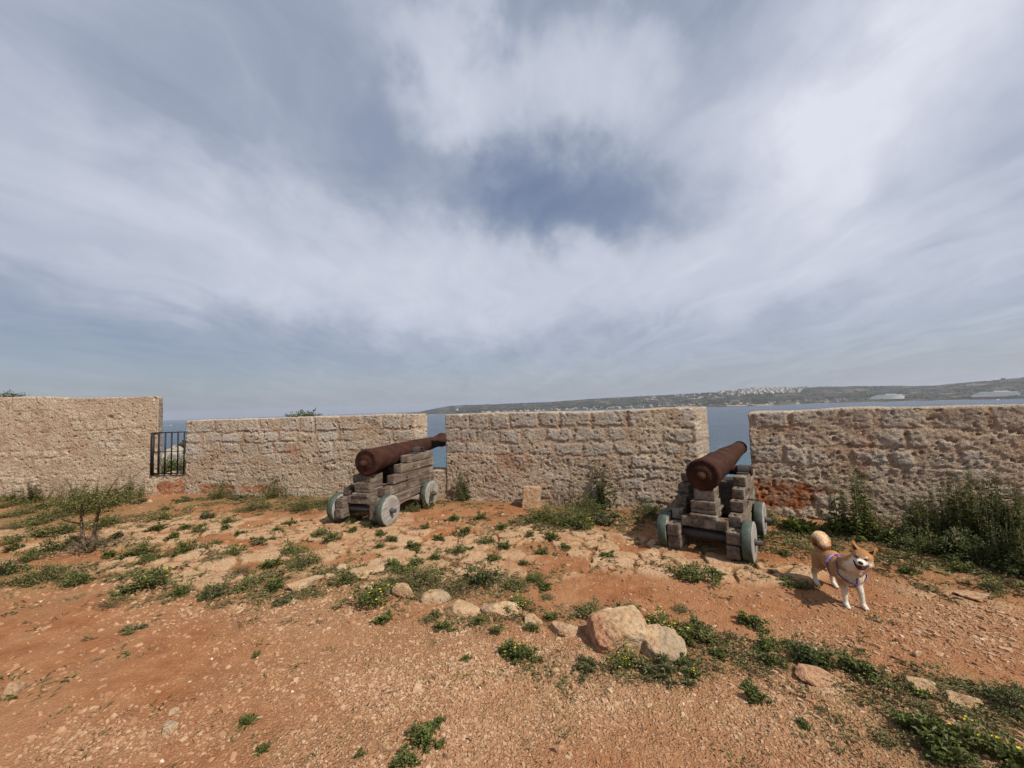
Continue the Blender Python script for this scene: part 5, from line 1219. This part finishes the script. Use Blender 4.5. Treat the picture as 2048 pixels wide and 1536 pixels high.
def furcol(P, N):
    x, y, z = P.T; hq = (P-HC)@HM.T; a_, b_, c_ = hq.T; nz_ = fbm(x*28, y*28, z*28, 3)*.5
    gin = np.array([.41, .195, .070]); lite = np.array([.50, .32, .165]); crm = np.array([.66, .52, .36]); wht_ = np.array([.66, .585, .49]); drk = np.array([.22, .085, .03])
    m = lambda col, k, c2: col*(1-k[:, None])+np.array(c2)*k[:, None]
    col = np.tile(gin, (len(P), 1)); col = m(col, np.clip(.45+nz_*1.2, 0, 1)*.5, lite)
    col = m(col, sstep(.0, -.9, N[:, 2]+nz_)*.6, crm)
    head = (np.linalg.norm(hq*np.array([1, .9, 1]), axis=1) < .125) & ((P-HC)@np.array([0, 0, 1]) > -.105)
    col = m(col, sstep(.17, .115, z+nz_*.04+.045*(x < 0))*(~head), crm); col = m(col, sstep(.085, .05, z+nz_*.02), wht_)
    chest = sstep(.35, .80, N[:, 0]+nz_*.5)*sstep(.30, .25, z+nz_*.03)*(x > .14)*(y > -.045)*(~head); col = m(col, chest, wht_*.97)
    col = m(col, sstep(-.3, -.8, N[:, 2])*(z < .24)*(~head), crm)
    col = m(col, ((x < -.12) & (z < .235) & (N[:, 0] < -.2))*sstep(.235, .2, z)*.6, crm)
    tail = (z > .315) & (x < -.085); tt = sstep(-.3, .6, N[:, 2]+nz_*.6); col = m(col, tail*1., gin*.9); col = m(col, tail*tt, crm*1.4); col = m(col, tail*sstep(.36, .33, z), drk)
    hcol = np.tile(gin*.95, (len(P), 1)); hcol = m(hcol, sstep(.5, .9, N@hu+nz_*.4)*.35, drk)
    hw_ = np.maximum(sstep(.016, -.006, c_+nz_*.02-np.abs(b_)*.10)*sstep(.004, .030, a_+nz_*.03), sstep(.052, .075, a_)*sstep(.020, .004, np.abs(b_)-.012))
    hcol = m(hcol, np.clip(hw_, 0, 1), wht_); hcol = m(hcol, sstep(.010, .004, np.abs(np.hypot(b_*1.0-np.sign(b_)*.026, c_-.036)))*(a_ > .02)*.8, wht_)
    hcol = m(hcol, (c_ < -.05)*sstep(-.02, .02, a_)*1., crm)
    col = np.where(head[:, None], hcol, col)
    throat = ((P@np.array([1, -.3, 0]) > .19) & (z < .345) & (z > .22) & ~head & (N[:, 0] > .45)); col = m(col, throat*.9, crm)
    return np.clip(col, 0, 1)
ca_ = bm_.attributes.new('tint', 'FLOAT_COLOR', 'POINT'); cc = furcol(co, no); ca_.data.foreach_set('color', np.concatenate([cc, np.ones((nv, 1))], 1).astype(np.float32).ravel())
bm_.polygons.foreach_set('use_smooth', np.ones(len(bm_.polygons), bool))
body = link('body', bm_, dog)
# fur: short blades lying along the coat
rs = np.random.RandomState(21); NF = 42000; k = rs.randint(0, nv, NF); P0, N0 = co[k], no[k]; x, y, z = P0.T
flow = np.tile([-1., 0, -.35], (NF, 1)); leg = z < .17; flow[leg] = (0, 0, -1); hd = np.linalg.norm(P0-HC, axis=1) < .11; flow[hd] = -hf+np.array([0, 0, -.2])
tl = (z > .315) & (x < -.085); flow[tl] = N0[tl]*2; T = flow-N0*np.sum(flow*N0, 1)[:, None]; T /= np.linalg.norm(T, axis=1)[:, None]+1e-6
ln = np.where(leg, .006, .014); ln = np.where(hd, .0045, ln); ln = np.where(hd & (((P0-HC)@hf) > .03), .0025, ln); ln = np.where(tl, .015, ln); neck = (x > .12) & (z > .22) & ~hd; ln = np.where(neck, .019, ln); ln = ln*rs.uniform(.6, 1.2, NF)
D_ = T+N0*np.where(tl, 1.5, .38)[:, None]+rs.normal(0, .12, (NF, 3)); V, Fs = leaf_quads(P0-N0*.001, D_, ln, .0026, fold=0, up=N0, droop=0)
fc = furcol(P0, N0)*np.where(tl[:, None], rs.uniform(1.0, 1.25, (NF, 1)), rs.uniform(.78, 1.15, (NF, 1)))
link('fur', make_mesh('fur', V, Fs, M_FUR, False, {'tint': np.repeat(fc, 4, 0)}), dog)['kind'] = 'stuff'
def dpart(nm, c, r, m, R3=None):
    P = sphP*np.array(r); P = P@(R3 if R3 is not None else HM); a_ = Acc(); a_.add(P, sphF); return link(nm, a_.mesh(nm, m), dog, loc=c)
for s_ in (-1, 1):
    dpart('eye', hp(.0560, s_*.0265, .020), (.0080, .0120, .0055), M_NOSE)
    a_ = Acc(); V, Fs = tube([hp(.046, s_*.040, .021), hp(.060, s_*.028, .0265), hp(.064, s_*.014, .018)], .0030, 6); a_.add(V, Fs); link('eyelid', a_.mesh('eyelid', M_NOSE), dog)
    a_ = Acc(); e0 = [hp(.017, s_*.040, .052), hp(.011, s_*.060, .094), hp(.014, s_*.026, .062), hp(.006, s_*.055, .050)]; a_.add(np.array(e0), np.array([[0, 1, 2], [0, 3, 1]])); link('inner_ear', a_.mesh('inner_ear', M_MOUTH), dog)
dpart('nose', hp(.108, 0, .000), (.011, .0155, .0120), M_NOSE)
dpart('mouth', hp(.074, 0, -.042), (.034, .023, .020), M_MOUTH)
a_ = Acc()
for s_ in (-1, 1):
    V, Fs = tube([hp(.028, s_*.048, -.006), hp(.050, s_*.039, -.022), hp(.072, s_*.026, -.040), hp(.088, s_*.010, -.058)], [.002, .0045, .006, .004], 8); a_.add(V, Fs)
link('lips', a_.mesh('lips', M_MOUTH), dog)
dpart('tongue', hp(.084, 0, -.057), (.024, .0155, .0075), M_TONGUE)
# harness fitted round the body
from mathutils.bvhtree import BVHTree
bvh = BVHTree.FromPolygons([tuple(v) for v in co], [tuple(p_.vertices) for p_ in bm_.polygons])
def strap_path(c, nrm, n_=40, a0=0., a1=2*math.pi):
    nrm = np.array(nrm, float); nrm /= np.linalg.norm(nrm); u = np.cross(nrm, [0, 1, 0]); u /= np.linalg.norm(u); v = np.cross(nrm, u); out = []
    for q_ in np.linspace(a0, a1, n_, endpoint=abs(a1-a0) < 6.2):
        d = u*math.cos(q_)+v*math.sin(q_); hit = bvh.ray_cast(Vector(np.array(c)+d*.3), Vector(-d), .3)
        p_ = np.array(hit[0]) if hit[0] else np.array(c)+d*.07; out.append(p_+d*.009)
    return np.array(out), nrm
def band(nm, pts, nrm, w_, m, par, closed=True, th=.003):
    n_ = len(pts); ctr = pts.mean(0); o = pts-ctr; o /= np.linalg.norm(o, axis=1)[:, None]; V = []
    for s1, s2 in ((-1, 0), (1, 0), (1, 1), (-1, 1)): V.append(pts+nrm*s1*w_/2+o*s2*th)
    V = np.concatenate(V); Fs = []
    for q_ in range(n_ if closed else n_-1):
        r_ = (q_+1) % n_
        for a1_, b1_ in ((0, 1), (1, 2), (2, 3), (3, 0)): Fs.append((a1_*n_+q_, a1_*n_+r_, b1_*n_+r_, b1_*n_+q_))
    a_ = Acc(); a_.add(V, np.array(Fs)); return link(nm, a_.mesh(nm, m), par)
har = empty('harness'); har.parent = dog
pn, nn_ = strap_path((.165, .005, .275), (.80, 0, .60)); band('neck_strap', pn, nn_, .013, M_STRAP, har)
pg, ng = strap_path((.030, 0, .25), (1, 0, .12)); band('girth_strap', pg, ng, .014, M_STRAP, har)
for (c_, nr_, a0, a1, w_) in (((.030, 0, .25), (1, 0, .12), -1.25, -.35, .036), ((.030, 0, .25), (1, 0, .12), .35, 1.25, .036), ((.165, .005, .275), (.8, 0, .6), -2.2, -1.2, .026)):
    pp, n2 = strap_path(c_, nr_, 12, a0, a1); n2 = n2; cc_ = np.array(c_); pp = pp+(pp-cc_)/np.linalg.norm(pp-cc_, axis=1)[:, None]*.003; band('padded_panel', pp, n2, w_, M_PANEL, har, closed=False)
def surf_line(a, b, d, n_=14):
    out = []
    for t_ in np.linspace(0, 1, n_):
        q_ = np.array(a)*(1-t_)+np.array(b)*t_; dd = np.array(d[0])*(1-t_)+np.array(d[1])*t_; dd = dd/np.linalg.norm(dd); hit = bvh.ray_cast(Vector(q_+dd*.25), Vector(-dd), .4); out.append((np.array(hit[0]) if hit[0] else q_)+dd*.007)
    return np.array(out)
pl_ = surf_line((.03, 0, .28), (.12, 0, .30), ((0, 0, 1), (0, 0, 1))); band('back_strap', pl_, np.array([0, 1., 0]), .020, M_PANEL, har, closed=False)
pl_ = surf_line((.16, 0, .24), (.04, 0, .22), ((1, 0, 0), (0, 0, -1))); band('chest_strap', pl_, np.array([0, 1., 0]), .014, M_STRAP, har, closed=False)

# ------------------------------------------------------------------ far buildings
M_HOUSE = plainmat('pale_rendered_wall', (.46, .43, .385)); M_HOUSE2 = plainmat('white_concrete', (.76, .77, .76)); M_WIN = plainmat('window_glass', (.04, .05, .06), .2, .5); M_TAN = plainmat('sand_coloured_wall', (.36, .28, .20)); M_REDW = plainmat('red_painted_stone', (.20, .085, .065)); M_GREYR = plainmat('grey_slab', (.36, .38, .40))
def abox(a_, c, d):
    P, Fs = grid_box(1, 1, 1); a_.add(P*np.array(d)+np.array(c), Fs)
def house_mesh(k):
    rs = random.Random(k); a_ = Acc(); w, d, h = rs.uniform(11, 19), rs.uniform(10, 14), rs.choice([5, 7, 9]); abox(a_, (0, 0, h/2-3), (w, d, h+6)); abox(a_, (rs.uniform(-.2, .2)*w, 0, h+1.2), (w*.4, d*.5, 2.4)); abox(a_, (w*.55, 0, h*.3-2), (w*.4, d*.8, h*.6+4)); nf = a_.n
    for fl in range(int(h//3)):
        for q in range(3): abox(a_, ((q-1)*w*.28, -d/2, 1.6+fl*3), (1.6, .4, 1.5))
    Fq = np.concatenate(a_.F[4]); mi = np.where(Fq.max(1) >= nf, 1, 0)
    return make_mesh('village_house', np.concatenate(a_.V), Fq, [M_HOUSE, M_WIN], False, None, mi)
HM_ = [house_mesh(k) for k in range(6)]
rs = random.Random(77)
def houses(n_, px0, px1, t0, t1, lab, grp, sc=1.0, dens=None):
    for _ in range(n_):
        px = rs.uniform(px0, px1) if dens is None else rs.triangular(px0, px1, dens); t = rs.uniform(t0, t1); p, az, D = coast_at(px, t)
        o = link('village_house', rs.choice(HM_), loc=p, rot=(0, 0, -az+rs.uniform(-.7, .7)), scale=sc*rs.uniform(.8, 1.3)); tag(o, lab, 'house', grp)
houses(210, 1415, 1625, .66, 1.0, 'small pale house of the far town on the hilltop', 'houses of the far hilltop town', 1.25, 1530)
houses(34, 1280, 1480, .50, .85, 'small pale house on the slope left of the far hilltop town', 'houses on the slope left of the hilltop town')
houses(60, 1100, 1410, .01, .12, 'small pale house on the far shore behind the middle parapet', 'houses along the far shore', .8)
houses(30, 1420, 1700, .01, .12, 'small pale house on the far shore below the hilltop town', 'houses on the shore below the hilltop town', .75)
houses(30, 960, 1090, .01, .05, 'tiny white building on the far shore at the left', 'buildings on the left end of the far shore', .8)
# sandy bluffs by the shore
for (px0, px1, lab) in ((1345, 1440, 'pale sandy bluff on the far shore, left and smaller'), (1390, 1540, 'pale sandy bluff on the far shore, right and longer')):
    p, az, D = coast_at((px0+px1)/2, .015); wd = (px1-px0)/FPX*D*.75
    me = sphere_rock('bluff', (wd, 60, 22), px0, 24, 5, .10, .4, M_TAN, res=6); tag(link('bluff', me, loc=(p[0], p[1], p[2]-1), rot=(0, 0, -az)), lab, 'bluff')
def terraced(px, wpx, t, floors, fh, lab, seed, curve):
    p, az, D = coast_at(px, t); w = wpx/FPX*D*math.cos(az)**2
    root = empty('hotel', (p[0], p[1], p[2]-2), -az); tag(root, lab, 'hotel'); rs_ = random.Random(seed)
    for k_ in range(floors):
        wk = w*(1-.055*k_*(1 if k_ > floors//2 else .5)); off = w*.02*k_; y0 = k_*3.0; z0 = k_*fh+3
        for nm, mm, h0, h1, dp in (('slab', M_HOUSE2, fh*.36, fh, 26), ('glazing', M_GREYR, 0, fh*.36, 22)):
            a_ = Acc(); n_ = 14; xs = np.linspace(-wk/2, wk/2, n_)+off
            yy = y0+curve*((xs-off)/(w/2))**2*18-(0 if nm == 'glazing' else 3); top = []
            V = np.concatenate([np.stack([xs, yy+dy_, np.full(n_, z0+hh_)], 1) for dy_, hh_ in ((0, h0), (0, h1), (dp, h1), (dp, h0))]); Fs = []
            for q in range(n_-1):
                for a1_, b1_ in ((0, 1), (1, 2), (2, 3), (3, 0)): Fs.append((a1_*n_+q, a1_*n_+q+1, b1_*n_+q+1, b1_*n_+q))
            Fs += [(0, n_, 2*n_, 3*n_), (n_-1, 2*n_-1, 3*n_-1, 4*n_-1)]; a_.add(V, np.array(Fs)); o = link(nm, a_.mesh(nm, mm, False), root); 
    a_ = Acc(); abox(a_, (w*.15, 22, floors*fh+4), (w*.3, 12, 5)); link('roof_block', a_.mesh('roof_block', M_HOUSE2, False), root)
    a_ = Acc(); abox(a_, (w*.1, 2, 0), (w*1.15, 30, 7)); link('podium', a_.mesh('podium', M_TAN, False), root)
terraced(1772, 72, .05, 6, 4.0, 'white terraced hotel on the far shore, left of the two, above the shaded parapet', 1, 1)
terraced(1990, 100, .05, 5, 4.4, 'wide white hotel on the far shore near the right edge of the photo', 2, .3)
# fort on the ridge
p, az, D = coast_at(2011, .97); root = empty('fort_tower', (p[0], p[1], p[2]-3), -az); tag(root, 'square dark red fort with corner turrets on the ridge at the far right', 'fort')
W_ = 14/FPX*D*math.cos(az)**2*.62; a_ = Acc(); P, N, Fs = rbox((W_*.8, W_*.8, W_*.62), (6, 6, 6), .3); a_.add(P+[0, 0, W_*.3], Fs); link('keep', a_.mesh('keep', M_REDW, False), root)
for sx in (-1, 1):
    for sy in (-1, 1):
        a_ = Acc(); abox(a_, (sx*W_*.40, sy*W_*.40, W_*.38), (W_*.24, W_*.24, W_*.76)); abox(a_, (sx*W_*.40, sy*W_*.40, W_*.78), (W_*.28, W_*.28, W_*.05)); link('turret', a_.mesh('turret', M_REDW, False), root)
p, az, D = coast_at(914, .35); root = empty('chapel', (p[0], p[1], p[2]-1), -az); tag(root, 'small white building with a tower on the low headland, left end of the far coast', 'building')
a_ = Acc(); abox(a_, (0, 0, 4), (26, 14, 12)); link('hall', a_.mesh('hall', M_HOUSE, False), root); a_ = Acc(); abox(a_, (2, 0, 12), (7, 7, 16)); a_.add(*lathe([(20, 0), (20, 3.6), (22, 2.6), (23.5, 0)], 12, 'z')); link('tower', a_.mesh('tower', M_HOUSE, False), root)
# far scrub: countless dark crowns over the slopes
rs = np.random.RandomState(31); a_ = Acc(); oct_ = np.array([[1, 0, 0], [0, 1, 0], [-1, 0, 0], [0, -1, 0], [0, 0, 1], [0, 0, -.6]], float); of = np.array([[0, 1, 4], [1, 2, 4], [2, 3, 4], [3, 0, 4]])
nT = 9000; az = rs.uniform(azr[2], azr[-2], nT); t = rs.uniform(.05, 1.0, nT); _, _, dr, ds = coast(az, np.full(nT, 2000.)); D = ds+t*(dr-ds); z, _, _, _ = coast(az, D); x, y = D*np.sin(az), D*np.cos(az)
k = fbm(x*.006, y*.006, 3, 3) > .0; x, y, z = x[k], y[k], z[k]; s_ = rs.uniform(2.5, 6.5, len(x)); V = oct_[None]*np.stack([s_*1.6, s_*1.3, s_*.8], 1)[:, None, :]*rs.uniform(.7, 1.3, (len(x), 6, 1))+np.stack([x, y, z], 1)[:, None, :]
Fs = (of[None]+6*np.arange(len(x))[:, None, None]).reshape(-1, 3)
M_SCRUB = plainmat('far_scrub', (.022, .028, .017), .9, .1); tag(link('far_scrub', make_mesh('far_scrub', V.reshape(-1, 3), Fs, M_SCRUB, False)), kind='stuff')
# boats
def boat(px, py, ln, wake, lab):
    p = gp(px, py, Z_SEA); az = math.atan2(p[0], p[1]); root = empty('boat', (p[0], p[1], Z_SEA-.2), -az+(.25 if wake else .6)); tag(root, lab, 'boat')
    st = np.linspace(-.5, .5, 11); V = []
    for s_ in st:
        b = max(.02, math.sqrt(max(0, 1-max(0, (s_+.1)/.6)**2)))*ln*.15
        V += [(s_*ln, -b, ln*.12), (s_*ln, -b*.7, 0), (s_*ln, 0, -ln*.03), (s_*ln, b*.7, 0), (s_*ln, b, ln*.12)]
    Fs = [(i*5+j, (i+1)*5+j, (i+1)*5+j+1, i*5+j+1) for i in range(10) for j in range(4)]+[(i*5+4, (i+1)*5+4, (i+1)*5, i*5) for i in range(10)]
    a_ = Acc(); a_.add(np.array(V), np.array(Fs)); link('hull', a_.mesh('hull', M_HOUSE2), root); a_ = Acc(); abox(a_, (-.05*ln, 0, ln*.19), (ln*.34, ln*.18, ln*.14)); link('cabin', a_.mesh('cabin', M_HOUSE2, False), root)
    if wake:
        rs_ = np.random.RandomState(2); n_ = 40; xs = np.linspace(-ln*.5, -ln*6, n_); hw_ = np.linspace(.5, 3.2, n_); V = []
        for x_, h_ in zip(xs, hw_): V += [(x_, -h_*rs_.uniform(.6, 1.2), .35), (x_, 0, .55), (x_, h_*rs_.uniform(.6, 1.2), .35)]
        Fs = [(i*3+j, i*3+j+1, (i+1)*3+j+1, (i+1)*3+j) for i in range(n_-1) for j in range(2)]; a_ = Acc(); a_.add(np.array(V), np.array(Fs)); link('wake', a_.mesh('wake', plainmat('foam', (.7, .72, .74), .8)), root)
boat(342, 850.5, 8, True, 'small white motorboat with a white wake, seen above the gate')
boat(1996, 800, 11, False, 'small white boat on the water below the wide hotel at the right edge')

# ------------------------------------------------------------------ air
a_ = Acc(); P, Fs = grid_box(1, 1, 1); zt, zb = 330.0, -44.0; a_.add(P*np.array([43000, 43000, zt-zb])+np.array([0, 0, (zt+zb)/2]), Fs)
mh = bpy.data.materials.new('haze_air'); mh.use_nodes = True; nh = NT(mh.node_tree)
vp = nh('ShaderNodeVolumePrincipled'); vp.inputs['Color'].default_value = (.78, .86, 1.0, 1); vp.inputs['Density'].default_value = .00005; vp.inputs['Anisotropy'].default_value = .2
nh.l.new(vp.outputs[0], nh('ShaderNodeOutputMaterial').inputs['Volume'])
tag(link('haze', a_.mesh('haze', mh, False)), kind='stuff')
